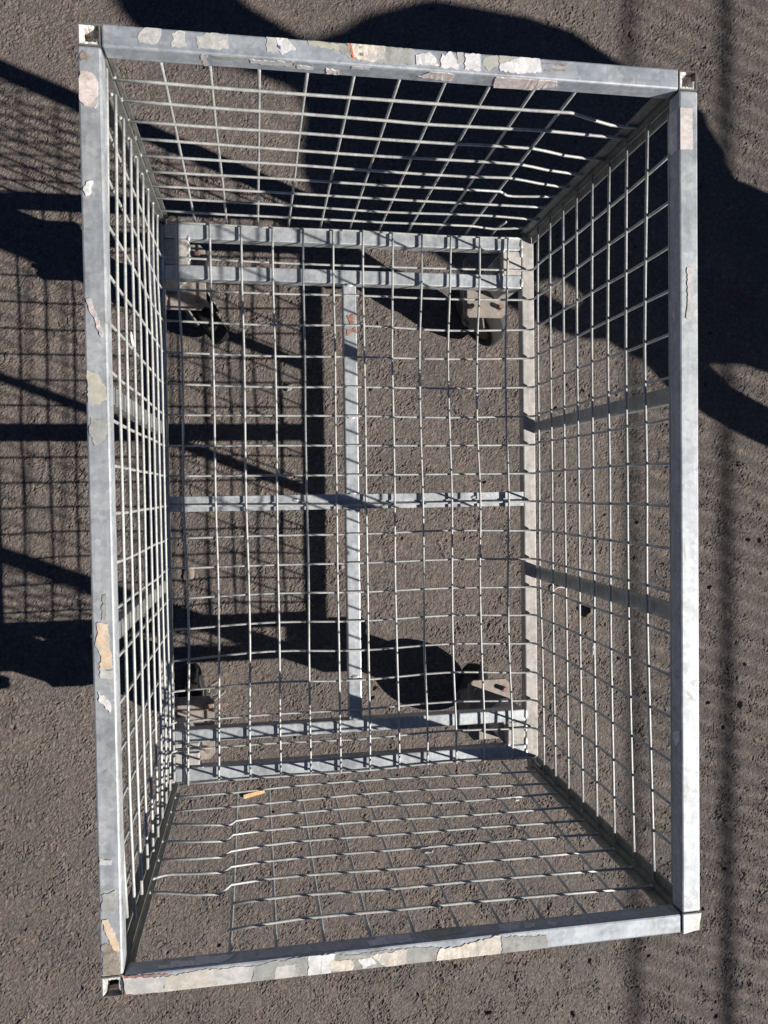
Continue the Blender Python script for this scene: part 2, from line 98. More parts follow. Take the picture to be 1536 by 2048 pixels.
def galvanised(name, lo, hi, dirt=0.25, metallic=0.55, rough=(0.36, 0.6), dirtcol=(0.16, 0.13, 0.10), rust=0.0, scale=1.0, stretch=(60, 9, 60)):
    m, nt, N, L, B = new_mat(name)
    tc = N.new('ShaderNodeTexCoord').outputs['Object']
    n1 = noise(N, L, tc, 22 * scale, 5, 0.6)
    r1 = ramp(N, [(0.3, c4(*lo)), (0.7, c4(*hi))]); L.new(n1.outputs['Fac'], r1.inputs[0])
    mp = N.new('ShaderNodeMapping'); mp.inputs['Scale'].default_value = stretch; L.new(tc, mp.inputs[0])
    n2 = noise(N, L, mp.outputs[0], 2.2, 3)
    r2 = ramp(N, [(0.35, c4(0, 0, 0)), (0.75, c4(1, 1, 1))]); L.new(n2.outputs['Fac'], r2.inputs[0])
    mul = N.new('ShaderNodeMath'); mul.operation = 'MULTIPLY'; L.new(r2.outputs[0], mul.inputs[0]); mul.inputs[1].default_value = 0.5
    col = mixc(N, L, mul.outputs[0], r1.outputs[0], c4(*[v * 1.25 for v in hi]))
    n3 = noise(N, L, tc, 35, 8, 0.7, 0.6)
    r3 = ramp(N, [(0.56, c4(0, 0, 0)), (0.72, c4(1, 1, 1))]); L.new(n3.outputs['Fac'], r3.inputs[0])
    mul2 = N.new('ShaderNodeMath'); mul2.operation = 'MULTIPLY'; L.new(r3.outputs[0], mul2.inputs[0]); mul2.inputs[1].default_value = dirt
    col = mixc(N, L, mul2.outputs[0], col, c4(*dirtcol))
    # fine scuffs
    n4 = noise(N, L, tc, 320, 3, 0.6)
    r4 = ramp(N, [(0.62, c4(0, 0, 0)), (0.72, c4(1, 1, 1))]); L.new(n4.outputs['Fac'], r4.inputs[0])
    mul4 = N.new('ShaderNodeMath'); mul4.operation = 'MULTIPLY'; L.new(r4.outputs[0], mul4.inputs[0]); mul4.inputs[1].default_value = 0.25
    col = mixc(N, L, mul4.outputs[0], col, c4(*[min(0.8, v * 1.6) for v in hi]))
    if rust > 0:
        n5 = noise(N, L, tc, 13, 8, 0.75, 1.0)
        r5 = ramp(N, [(0.66, c4(0, 0, 0)), (0.72, c4(1, 1, 1))]); L.new(n5.outputs['Fac'], r5.inputs[0])
        mul5 = N.new('ShaderNodeMath'); mul5.operation = 'MULTIPLY'; L.new(r5.outputs[0], mul5.inputs[0]); mul5.inputs[1].default_value = rust
        col = mixc(N, L, mul5.outputs[0], col, c4(0.22, 0.075, 0.035))
    n7 = noise(N, L, tc, 9 * scale, 6, 0.72, 0.5)
    r7 = ramp(N, [(0.54, c4(0, 0, 0)), (0.60, c4(1, 1, 1))]); L.new(n7.outputs['Fac'], r7.inputs[0])
    n8 = noise(N, L, tc, 150, 4, 0.7)
    r8 = ramp(N, [(0.42, c4(0, 0, 0)), (0.62, c4(1, 1, 1))]); L.new(n8.outputs['Fac'], r8.inputs[0])
    m7 = N.new('ShaderNodeMath'); m7.operation = 'MULTIPLY'; L.new(r7.outputs[0], m7.inputs[0]); L.new(r8.outputs[0], m7.inputs[1])
    m8 = N.new('ShaderNodeMath'); m8.operation = 'MULTIPLY'; L.new(m7.outputs[0], m8.inputs[0]); m8.inputs[1].default_value = dirt * 0.7
    col = mixc(N, L, m8.outputs[0], col, c4(0.25, 0.235, 0.20))
    vs = N.new('ShaderNodeTexVoronoi'); vs.inputs['Scale'].default_value = 170 * scale; L.new(tc, vs.inputs['Vector'])
    sc = N.new('ShaderNodeSeparateColor'); L.new(vs.outputs['Color'], sc.inputs[0])
    rs = ramp(N, [(0.0, c4(0.86, 0.86, 0.87)), (1.0, c4(1.1, 1.1, 1.09))]); L.new(sc.outputs[0], rs.inputs[0])
    ms = N.new('ShaderNodeMix'); ms.data_type = 'RGBA'; ms.blend_type = 'MULTIPLY'; ms.inputs[0].default_value = 1
    L.new(col, ms.inputs[6]); L.new(rs.outputs[0], ms.inputs[7]); col = ms.outputs[2]
    mp2 = N.new('ShaderNodeMapping'); mp2.inputs['Scale'].default_value = (700, 45, 300); mp2.inputs['Rotation'].default_value = (0, 0, 0.5); L.new(tc, mp2.inputs[0])
    n6 = noise(N, L, mp2.outputs[0], 1.0, 2)
    r6 = ramp(N, [(0.70, c4(0, 0, 0)), (0.74, c4(1, 1, 1))]); L.new(n6.outputs['Fac'], r6.inputs[0])
    m6 = N.new('ShaderNodeMath'); m6.operation = 'MULTIPLY'; L.new(r6.outputs[0], m6.inputs[0]); m6.inputs[1].default_value = 0.4
    col = mixc(N, L, m6.outputs[0], col, c4(*[v * .55 for v in lo]))
    L.new(col, B.inputs['Base Color'])
    B.inputs['Metallic'].default_value = metallic
    mr = N.new('ShaderNodeMapRange'); L.new(n1.outputs['Fac'], mr.inputs[0])
    mr.inputs[1].default_value = 0.3; mr.inputs[2].default_value = 0.7
    mr.inputs[3].default_value = rough[0]; mr.inputs[4].default_value = rough[1]
    L.new(mr.outputs[0], B.inputs['Roughness'])
    bp = N.new('ShaderNodeBump'); bp.inputs['Strength'].default_value = 0.25; bp.inputs['Distance'].default_value = 0.0006
    L.new(n3.outputs['Fac'], bp.inputs['Height']); L.new(bp.outputs[0], B.inputs['Normal'])
    return m

def paper(name, a, b, stain=None, rough=0.75, scale=90, amount=0.5, bump=0.5, holes=0.6):
    m, nt, N, L, B = new_mat(name)
    tc = N.new('ShaderNodeTexCoord').outputs['Object']
    n1 = noise(N, L, tc, scale, 6, 0.65, 0.4)
    r1 = ramp(N, [(0.38, c4(*a)), (0.62, c4(*b))]); L.new(n1.outputs['Fac'], r1.inputs[0])
    col = r1.outputs[0]
    if stain:
        n2 = noise(N, L, tc, 190, 6, 0.7, 0.8)
        r2 = ramp(N, [(0.5, c4(0, 0, 0)), (0.66, c4(1, 1, 1))]); L.new(n2.outputs['Fac'], r2.inputs[0])
        mu = N.new('ShaderNodeMath'); mu.operation = 'MULTIPLY'; L.new(r2.outputs[0], mu.inputs[0]); mu.inputs[1].default_value = amount
        col = mixc(N, L, mu.outputs[0], col, c4(*stain))
    n9 = noise(N, L, tc, 420, 3, 0.7)
    r9 = ramp(N, [(0.60, c4(0, 0, 0)), (0.66, c4(1, 1, 1))]); L.new(n9.outputs['Fac'], r9.inputs[0])
    m9 = N.new('ShaderNodeMath'); m9.operation = 'MULTIPLY'; L.new(r9.outputs[0], m9.inputs[0]); m9.inputs[1].default_value = 0.55
    col = mixc(N, L, m9.outputs[0], col, c4(*[v * 0.62 for v in a]))
    n10 = noise(N, L, tc, 28, 5, 0.7, 1.2)
    r10 = ramp(N, [(0.50, c4(0, 0, 0)), (0.60, c4(1, 1, 1))]); L.new(n10.outputs['Fac'], r10.inputs[0])
    m10 = N.new('ShaderNodeMath'); m10.operation = 'MULTIPLY'; L.new(r10.outputs[0], m10.inputs[0]); m10.inputs[1].default_value = holes
    col = mixc(N, L, m10.outputs[0], col, c4(0.36, 0.365, 0.36))
    L.new(col, B.inputs['Base Color'])
    B.inputs['Roughness'].default_value = rough
    bp = N.new('ShaderNodeBump'); bp.inputs['Strength'].default_value = bump; bp.inputs['Distance'].default_value = 0.0008
    L.new(n1.outputs['Fac'], bp.inputs['Height']); L.new(bp.outputs[0], B.inputs['Normal'])
    return m

def plain(name, col, rough=0.6, metallic=0.0, var=0.25, scale=60, bump=0.2):
    m, nt, N, L, B = new_mat(name)
    tc = N.new('ShaderNodeTexCoord').outputs['Object']
    n1 = noise(N, L, tc, scale, 5, 0.6)
    r1 = ramp(N, [(0.3, c4(*[v * (1 - var) for v in col])), (0.7, c4(*[min(1, v * (1 + var)) for v in col]))])
    L.new(n1.outputs['Fac'], r1.inputs[0]); L.new(r1.outputs[0], B.inputs['Base Color'])
    B.inputs['Roughness'].default_value = rough; B.inputs['Metallic'].default_value = metallic
    bp = N.new('ShaderNodeBump'); bp.inputs['Strength'].default_value = bump; bp.inputs['Distance'].default_value = 0.0006
    L.new(n1.outputs['Fac'], bp.inputs['Height']); L.new(bp.outputs[0], B.inputs['Normal'])
    return m

M_RAIL = galvanised('galvanised_rail', (0.29, 0.32, 0.355), (0.45, 0.475, 0.50), 0.6, 0.35, (0.46, 0.68), stretch=(60, 6, 60))
M_RAILX = galvanised('galvanised_end_rail', (0.28, 0.315, 0.36), (0.44, 0.475, 0.515), 0.6, 0.35, (0.46, 0.68), stretch=(6, 60, 60))
M_POST = galvanised('galvanised_post', (0.16, 0.165, 0.155), (0.27, 0.275, 0.26), 0.5)
M_BAR = galvanised('galvanised_bar', (0.25, 0.27, 0.275), (0.36, 0.38, 0.38), 0.4)
M_BASE = galvanised('galvanised_base', (0.36, 0.39, 0.42), (0.50, 0.53, 0.56), 0.3, 0.45)
M_BASED = galvanised('dusty_base_steel', (0.30, 0.285, 0.27), (0.47, 0.45, 0.43), 0.6, 0.15, (0.6, 0.8))
M_WIRE = galvanised('wire_steel', (0.32, 0.335, 0.33), (0.48, 0.485, 0.47), 0.5, 0.3, (0.5, 0.68), rust=0.25, scale=2.0)
M_PLATE = galvanised('caster_plate_steel', (0.19, 0.168, 0.15), (0.33, 0.295, 0.265), 0.5, 0.2, (0.55, 0.8), rust=0.3, scale=2.5)
M_FORK = galvanised('caster_fork_steel', (0.13, 0.12, 0.11), (0.20, 0.18, 0.17), 0.5, 0.3, (0.5, 0.75))
M_BOLT = paper('rusty_bolt', (0.22, 0.165, 0.14), (0.25, 0.135, 0.10), (0.32, 0.28, 0.25), 0.7, 250)
M_TYRE = plain('tyre_rubber', (0.010, 0.010, 0.010), 0.9)
M_RIM = plain('wheel_hub', (0.05, 0.05, 0.05), 0.6)
M_PLASTIC = paper('worn_white_plastic', (0.62, 0.58, 0.54), (0.82, 0.80, 0.78), (0.4, 0.2, 0.12), 0.5, 60, 0.25, 0.2)
M_WELD = galvanised('weld_bead', (0.5, 0.5, 0.5), (0.7, 0.7, 0.68), 0.1, 0.5, (0.3, 0.5), scale=6)
PM = {
 'grey': paper('paper_grey', (0.40, 0.40, 0.39), (0.60, 0.585, 0.56), (0.24, 0.215, 0.19)),
 'pale': paper('paper_pale', (0.44, 0.43, 0.42), (0.60, 0.58, 0.57), (0.34, 0.33, 0.32)),
 'white': paper('paper_white', (0.60, 0.59, 0.60), (0.78, 0.77, 0.78), (0.5, 0.49, 0.48), holes=0.35),
 'pinkw': paper('label_pinkish', (0.56, 0.51, 0.49), (0.70, 0.65, 0.63), (0.42, 0.36, 0.33), scale=140),
 'pink': paper('paper_pink', (0.52, 0.45, 0.43), (0.70, 0.63, 0.61), (0.30, 0.19, 0.15)),
 'cream': paper('paper_cream', (0.55, 0.50, 0.43), (0.74, 0.69, 0.62), (0.50, 0.40, 0.27), amount=0.4),
 'beige': paper('paper_beige', (0.46, 0.43, 0.38), (0.60, 0.56, 0.51), (0.36, 0.33, 0.28)),
 'yellow': paper('paper_yellow', (0.38, 0.375, 0.30), (0.53, 0.50, 0.39), (0.38, 0.39, 0.38), amount=0.8),
 'orange': paper('paper_orange', (0.60, 0.44, 0.29), (0.70, 0.56, 0.42), (0.58, 0.55, 0.50)),
 'olive': paper('tape_olive', (0.25, 0.26, 0.245), (0.40, 0.405, 0.38), (0.52, 0.51, 0.47), 0.3, 60),
 'stain': paper('stain_brown', (0.17, 0.14, 0.115), (0.30, 0.26, 0.22), (0.50, 0.47, 0.43), 0.8, 160, amount=0.35, holes=0.1),
 'rust': paper('rust', (0.24, 0.08, 0.055), (0.34, 0.16, 0.11), (0.45, 0.40, 0.38), 0.85, 160, holes=0.15),
 'red': plain('print_red', (0.62, 0.16, 0.09)),
 'blue': plain('print_blue', (0.08, 0.16, 0.50)),
 'ink': plain('print_black', (0.03, 0.03, 0.03)),
}

# ---------------------------------------------------------------- helpers
def tag(o, label=None, cat=None, group=None, kind=None):
    if label: o['label'] = label
    if cat: o['category'] = cat
    if group: o['group'] = group
    if kind: o['kind'] = kind
    return o

def obj(name, verts, faces, mat, parent=None, smooth=False, mats=None, fm=None):
    me = bpy.data.meshes.new(name)
    me.from_pydata([tuple(v) for v in verts], [], faces)
    for m in (mats or [mat]): me.materials.append(m)
    if fm: me.polygons.foreach_set('material_index', fm)
    if smooth: me.polygons.foreach_set('use_smooth', [True] * len(me.polygons))
    me.update()
    o = bpy.data.objects.new(name, me)
    COL.objects.link(o)
    if parent: o.parent = parent
    return o

def bm_obj(name, bm, mat, parent=None, smooth=False):
    bmesh.ops.recalc_face_normals(bm, faces=bm.faces[:])
    me = bpy.data.meshes.new(name); bm.to_mesh(me); bm.free()
    me.materials.append(mat)
    if smooth: me.polygons.foreach_set('use_smooth', [True] * len(me.polygons))
    o = bpy.data.objects.new(name, me); COL.objects.link(o)
    if parent: o.parent = parent
    return o

def add_box(bm, lo, hi, bev=0.0, seg=2):
    b = bmesh.new()
    bmesh.ops.create_cube(b, size=1)
    for v in b.verts:
        v.co = Vector([(lo[i] + hi[i]) / 2 + v.co[i] * (hi[i] - lo[i]) for i in range(3)])
    if bev > 0:
        bmesh.ops.bevel(b, geom=b.edges[:], offset=bev, segments=seg, profile=0.5, affect='EDGES')
    t = bpy.data.meshes.new('t'); b.to_mesh(t); b.free(); bm.from_mesh(t); bpy.data.meshes.remove(t)

def box(name, lo, hi, mat, parent=None, bev=0.0022):
    bm = bmesh.new(); add_box(bm, lo, hi, bev)
    return bm_obj(name, bm, mat, parent)

def add_cyl(bm, p0, p1, r0, r1=None, n=20):
    r1 = r0 if r1 is None else r1
    p0, p1 = Vector(p0), Vector(p1)
    d = (p1 - p0); q = d.to_track_quat('Z', 'Y').to_matrix().to_4x4()
    mtx = Matrix.Translation((p0 + p1) / 2) @ q
    bmesh.ops.create_cone(bm, cap_ends=True, segments=n, radius1=r0, radius2=r1, depth=d.length, matrix=mtx)

def catmull(pts, sub=4):
    P = [Vector(p) for p in pts]
    if len(P) < 3: return P
    out = []
    for i in range(len(P) - 1):
        a = P[i - 1] if i > 0 else P[i] * 2 - P[i + 1]
        b, c = P[i], P[i + 1]
        d = P[i + 2] if i + 2 < len(P) else P[i + 1] * 2 - P[i]
        # centripetal-ish: limit tangents by segment length to avoid overshoot
        l = (c - b).length
        t0 = (c - a); t1 = (d - b)
        m0 = t0 * (l / max(t0.length, 1e-6)); m1 = t1 * (l / max(t1.length, 1e-6))
        for k in range(sub):
            t = k / sub; t2 = t * t; t3 = t2 * t
            out.append(b * (2*t3 - 3*t2 + 1) + m0 * (t3 - 2*t2 + t) + c * (-2*t3 + 3*t2) + m1 * (t3 - t2))
    out.append(P[-1])
    return out

def tube_geo(pts, r, n=8):
    P = [Vector(p) for p in pts]
    V, F = [], []
    prev = None
    for i, p in enumerate(P):
        d = (P[min(i + 1, len(P) - 1)] - P[max(i - 1, 0)]).normalized()
        if prev is None:
            up = Vector((0, 0, 1)) if abs(d.z) < 0.9 else Vector((0, 1, 0))
            x = d.cross(up).normalized()
        else:
            x = (prev - d * prev.dot(d)).normalized()
        prev = x
        y = d.cross(x)
        for k in range(n):
            a = 2 * math.pi * k / n
            V.append(p + x * (r * math.cos(a)) + y * (r * math.sin(a)))
    m = len(P)
    for i in range(m - 1):
        for k in range(n):
            F.append((i*n + k, i*n + (k+1) % n, (i+1)*n + (k+1) % n, (i+1)*n + k))
    F.append(tuple(range(n))[::-1]); F.append(tuple((m-1)*n + k for k in range(n)))
    return V, F

WIRE_R = 0.0020
def wire(pts, parent, r=WIRE_R, sub=3, name='mesh_wire', label=None):
    V, F = tube_geo(catmull(pts, sub) if sub else pts, r)
    o = obj(name, V, F, M_WIRE, parent, smooth=True)
    if label: o['label'] = label
    return o

# ---------------------------------------------------------------- asphalt ground
X0, X1, Y0, Y1 = -0.88, 1.24, -1.46, 1.34
STEP = 0.0029
nx = int((X1 - X0) / STEP) + 1; ny = int((Y1 - Y0) / STEP) + 1
gx = np.linspace(X0, X1, nx); gy = np.linspace(Y0, Y1, ny)
GX, GY = np.meshgrid(gx, gy)

def vnoise(x, y, s, seed):
    r = np.random.default_rng(seed)
    T = r.random((257, 257)).astype(np.float32)
    u = x / s + 97.3; v = y / s + 41.7
    iu = np.floor(u).astype(int); iv = np.floor(v).astype(int)
    fu = u - iu; fv = v - iv
    fu = fu*fu*(3-2*fu); fv = fv*fv*(3-2*fv)
    a = T[iv % 256, iu % 256]; b = T[iv % 256, (iu+1) % 256]
    c = T[(iv+1) % 256, iu % 256]; d = T[(iv+1) % 256, (iu+1) % 256]
    return (a*(1-fu) + b*fu)*(1-fv) + (c*(1-fu) + d*fu)*fv

def worley(x, y, s, seed):
    r = np.random.default_rng(seed)
    J = r.random((256, 256, 5)).astype(np.float32)
    u = x / s; v = y / s
    iu = np.floor(u).astype(int); iv = np.floor(v).astype(int)
    f1 = np.full(x.shape, 9.0); f2 = np.full(x.shape, 9.0)
    h = np.zeros(x.shape); 
    for dj in (-1, 0, 1):
        for di in (-1, 0, 1):
            cu = iu + di; cv = iv + dj
            c = J[cv % 256, cu % 256]
            dx = cu + c[..., 0] - u; dy = cv + c[..., 1] - v
            d = np.sqrt(dx*dx + dy*dy)
            hh = c[..., 2] + (c[..., 3] - .5) * dx * 1.6 + (c[..., 4] - .5) * dy * 1.6
            near = d < f1
            f2 = np.where(near, f1, np.minimum(f2, d))
            h = np.where(near, hh, h)
            f1 = np.where(near, d, f1)
    return f1, f2 - f1, h

def height(x, y):
    wx = x + (vnoise(x, y, 0.011, 1) - .5) * 0.012 + (vnoise(x, y, 0.005, 2) - .5) * 0.006
    wy = y + (vnoise(x, y, 0.011, 3) - .5) * 0.012 + (vnoise(x, y, 0.005, 4) - .5) * 0.006
    _, e1, h1 = worley(wx, wy, 0.0105, 5)
    _, e2, h2 = worley(wx + 3.3, wy + 1.7, 0.0062, 6)
    e1 = np.clip(e1 / 0.22, 0, 1); e2 = np.clip(e2 / 0.3, 0, 1)
    blend = np.clip((vnoise(x, y, 0.022, 8) - .32) * 5, 0, 1)
    chip = (h1 * 0.0015 - (1 - e1) * 0.0016) * blend + (h2 * 0.0009 - (1 - e2) * 0.0012) * (1 - blend * .6)
    rd = 1 - np.abs(2 * vnoise(wx + .5, wy + .2, 0.0075, 31) - 1)
    rd2 = 1 - np.abs(2 * vnoise(wx + 1.5, wy + .7, 0.0048, 32) - 1)
    flat = np.clip((vnoise(x, y, 0.03, 33) - .25) * 2.2, .25, 1)
    chip = chip * (.35 + .75 * flat) + (rd ** 9 * 0.0019 + rd2 ** 8 * 0.0014) * flat
    z = chip + (vnoise(x, y, 0.0038, 9) - .5) * 0.0010 + (vnoise(x, y, 0.05, 10) - .5) * 0.0008 + (vnoise(x, y, 0.3, 12) - .5) * 0.003
    return z

GZ = height(GX, GY)
# small open pits in the surface, more of them to the right and at the bottom
pr = np.random.default_rng(21)
npit = 260
px = X0 + (X1 - X0) * pr.random(npit) ** 0.75
py = Y1 - (Y1 - Y0) * pr.random(npit) ** 0.7
for a, b, rr in list(zip(px, py, 0.0018 + 0.0030 * pr.random(npit) ** 2)) + [(0.965, -0.505, .008), (0.532, -1.219, .008), (0.988, -0.104, .005), (1.018, -0.106, .005), (0.32, -1.19, .006)]:
    i0, i1 = np.searchsorted(gx, [a - .02, a + .02]); j0, j1 = np.searchsorted(gy, [b - .02, b + .02])
    sx = GX[j0:j1, i0:i1]; sy = GY[j0:j1, i0:i1]
    ang = a * 57; ex = (sx - a) * math.cos(ang) + (sy - b) * math.sin(ang); ey = -(sx - a) * math.sin(ang) + (sy - b) * math.cos(ang)
    d = np.sqrt(ex**2 + (ey * 1.5)**2)
    GZ[j0:j1, i0:i1] -= 0.0085 * np.clip(1.4 - d / rr, 0, 1)
# fade to the flat sheet at the border
fade = np.clip(np.minimum.reduce([GX - X0, X1 - GX, GY - Y0, Y1 - GY]) / 0.03, 0, 1)
GZ = (GZ - GZ.mean() - 0.0005) * fade
V = np.stack([GX, GY, GZ], -1).reshape(-1, 3).astype(np.float32)
idx = np.arange(nx * ny).reshape(ny, nx)
Q = np.stack([idx[:-1, :-1], idx[:-1, 1:], idx[1:, 1:], idx[1:, :-1]], -1).reshape(-1, 4)
R = 400.0
ext = np.array([(-R, -R, 0), (X0, -R, 0), (X1, -R, 0), (R, -R, 0),
                (-R, Y0, 0), (X0, Y0, 0), (X1, Y0, 0), (R, Y0, 0),
                (-R, Y1, 0), (X0, Y1, 0), (X1, Y1, 0), (R, Y1, 0),
                (-R, R, 0), (X0, R, 0), (X1, R, 0), (R, R, 0)], np.float32)
b0 = len(V)
V = np.concatenate([V, ext])
QE = [(b0 + j*4 + i, b0 + j*4 + i + 1, b0 + (j+1)*4 + i + 1, b0 + (j+1)*4 + i) for j in range(3) for i in range(3) if not (i == 1 and j == 1)]
Q = np.concatenate([Q, np.array(QE)])
me = bpy.data.meshes.new('ground')
me.vertices.add(len(V)); me.vertices.foreach_set('co', V.ravel())
me.loops.add(Q.size); me.loops.foreach_set('vertex_index', Q.ravel().astype(np.int32))
me.polygons.add(len(Q)); me.polygons.foreach_set('loop_start', np.arange(0, Q.size, 4, dtype=np.int32))
me.polygons.foreach_set('loop_total', np.full(len(Q), 4, np.int32))
me.update(calc_edges=True)
me.polygons.foreach_set('use_smooth', [False] * len(me.polygons))
m, nt, N, L, B = new_mat('asphalt')
geo = N.new('ShaderNodeNewGeometry').outputs['Position']
na = noise(N, L, geo, 140, 6, 0.7)
ra = ramp(N, [(0.30, c4(0.082, 0.071, 0.066)), (0.52, c4(0.142, 0.123, 0.113)), (0.75, c4(0.235, 0.206, 0.190))]); L.new(na.outputs['Fac'], ra.inputs[0])
nb = noise(N, L, geo, 5, 4, 0.6)
rb = ramp(N, [(0.35, c4(0.86, 0.86, 0.87)), (0.65, c4(1.1, 1.07, 1.04))]); L.new(nb.outputs['Fac'], rb.inputs[0])
mm = N.new('ShaderNodeMix'); mm.data_type = 'RGBA'; mm.blend_type = 'MULTIPLY'; mm.inputs[0].default_value = 1
L.new(ra.outputs[0], mm.inputs[6]); L.new(rb.outputs[0], mm.inputs[7])
vst = N.new('ShaderNodeTexVoronoi'); vst.inputs['Scale'].default_value = 105
nws = noise(N, L, geo, 90, 3); wvs = N.new('ShaderNodeVectorMath'); wvs.operation = 'SCALE'; L.new(nws.outputs['Color'], wvs.inputs[0]); wvs.inputs['Scale'].default_value = 0.010
was = N.new('ShaderNodeVectorMath'); was.operation = 'ADD'; L.new(geo, was.inputs[0]); L.new(wvs.outputs[0], was.inputs[1]); L.new(was.outputs[0], vst.inputs['Vector'])
sst = N.new('ShaderNodeSeparateColor'); L.new(vst.outputs['Color'], sst.inputs[0])
rst = ramp(N, [(0.0, c4(0.84, 0.85, 0.87)), (0.35, c4(0.97, 0.97, 0.98)), (0.7, c4(1.04, 1.02, 1.0)), (0.93, c4(1.10, 1.05, 1.01)), (1.0, c4(1.4, 1.33, 1.26))]); L.new(sst.outputs[1], rst.inputs[0])
mst = N.new('ShaderNodeMix'); mst.data_type = 'RGBA'; mst.blend_type = 'MULTIPLY'; mst.inputs[0].default_value = 1
L.new(mm.outputs[2], mst.inputs[6]); L.new(rst.outputs[0], mst.inputs[7])
# sparse pale grit specks
vo = N.new('ShaderNodeTexVoronoi'); vo.inputs['Scale'].default_value = 55; L.new(geo, vo.inputs['Vector'])
rv = ramp(N, [(0.035, c4(1, 1, 1)), (0.06, c4(0, 0, 0))]); L.new(vo.outputs['Distance'], rv.inputs[0])
sv = ramp(N, [(0.86, c4(0, 0, 0)), (0.88, c4(1, 1, 1))]); sp = N.new('ShaderNodeSeparateColor'); L.new(vo.outputs['Color'], sp.inputs[0]); L.new(sp.outputs[0], sv.inputs[0])
ml = N.new('ShaderNodeMath'); ml.operation = 'MULTIPLY'; L.new(rv.outputs[0], ml.inputs[0]); L.new(sv.outputs[0], ml.inputs[1])
colg = mixc(N, L, ml.outputs[0], mst.outputs[2], c4(0.5, 0.47, 0.44))
L.new(colg, B.inputs['Base Color'])
B.inputs['Roughness'].default_value = 0.72
B.inputs['Specular IOR Level'].default_value = 0.35
nc = noise(N, L, geo, 420, 4, 0.7)
bp = N.new('ShaderNodeBump'); bp.inputs['Strength'].default_value = 0.9; bp.inputs['Distance'].default_value = 0.0014
vb = N.new('ShaderNodeTexVoronoi'); vb.feature = 'DISTANCE_TO_EDGE'; vb.inputs['Scale'].default_value = 230
nw = noise(N, L, geo, 160, 3); wv = N.new('ShaderNodeVectorMath'); wv.operation = 'SCALE'; L.new(nw.outputs['Color'], wv.inputs[0]); wv.inputs['Scale'].default_value = 0.006
wa = N.new('ShaderNodeVectorMath'); wa.operation = 'ADD'; L.new(geo, wa.inputs[0]); L.new(wv.outputs[0], wa.inputs[1]); L.new(wa.outputs[0], vb.inputs['Vector'])
vr = ramp(N, [(0.0, c4(0, 0, 0)), (0.16, c4(1, 1, 1))]); L.new(vb.outputs['Distance'], vr.inputs[0])
hm = N.new('ShaderNodeMath'); hm.operation = 'MULTIPLY_ADD'; L.new(vr.outputs[0], hm.inputs[0]); hm.inputs[1].default_value = 0.5; L.new(nc.outputs['Fac'], hm.inputs[2])
L.new(hm.outputs[0], bp.inputs['Height']); L.new(bp.outputs[0], B.inputs['Normal'])
me.materials.append(m)
ground = bpy.data.objects.new('ground', me); COL.objects.link(ground)
tag(ground, 'rough grey brown asphalt yard under the cage trolley', kind='structure')

# ---------------------------------------------------------------- the cage trolley
W2, L2 = 0.35, 0.5176
TB = 0.0237
ZB, ZT = 0.306, 0.8284
ZR = ZT - TB            # underside of the top rails
cage = bpy.data.objects.new('cage_trolley', None); COL.objects.link(cage)
cage.empty_display_size = 0.2
tag(cage, 'galvanised wire mesh cage trolley on four casters, its rim patched with torn paper labels', 'cage trolley')

# top rails (butted against the posts)
g = 0.0006
rail_n = box('top_rail', (-W2 + TB + g, L2 - TB, ZR), (W2 - TB - g, L2, ZT), M_RAILX, cage)
rail_s = box('top_rail', (-W2 + TB + g, -L2, ZR), (W2 - TB - g, -L2 + TB, ZT), M_RAILX, cage)
rail_w = box('top_rail', (-W2, -L2 + TB + g, ZR), (-W2 + TB, L2 - TB - g, ZT), M_RAIL, cage)
rail_e = box('top_rail', (W2 - TB, -L2 + TB + g, ZR), (W2, L2 - TB - g, ZT), M_RAIL, cage)
RAILS = {'N': rail_n, 'S': rail_s, 'W': rail_w, 'E': rail_e}

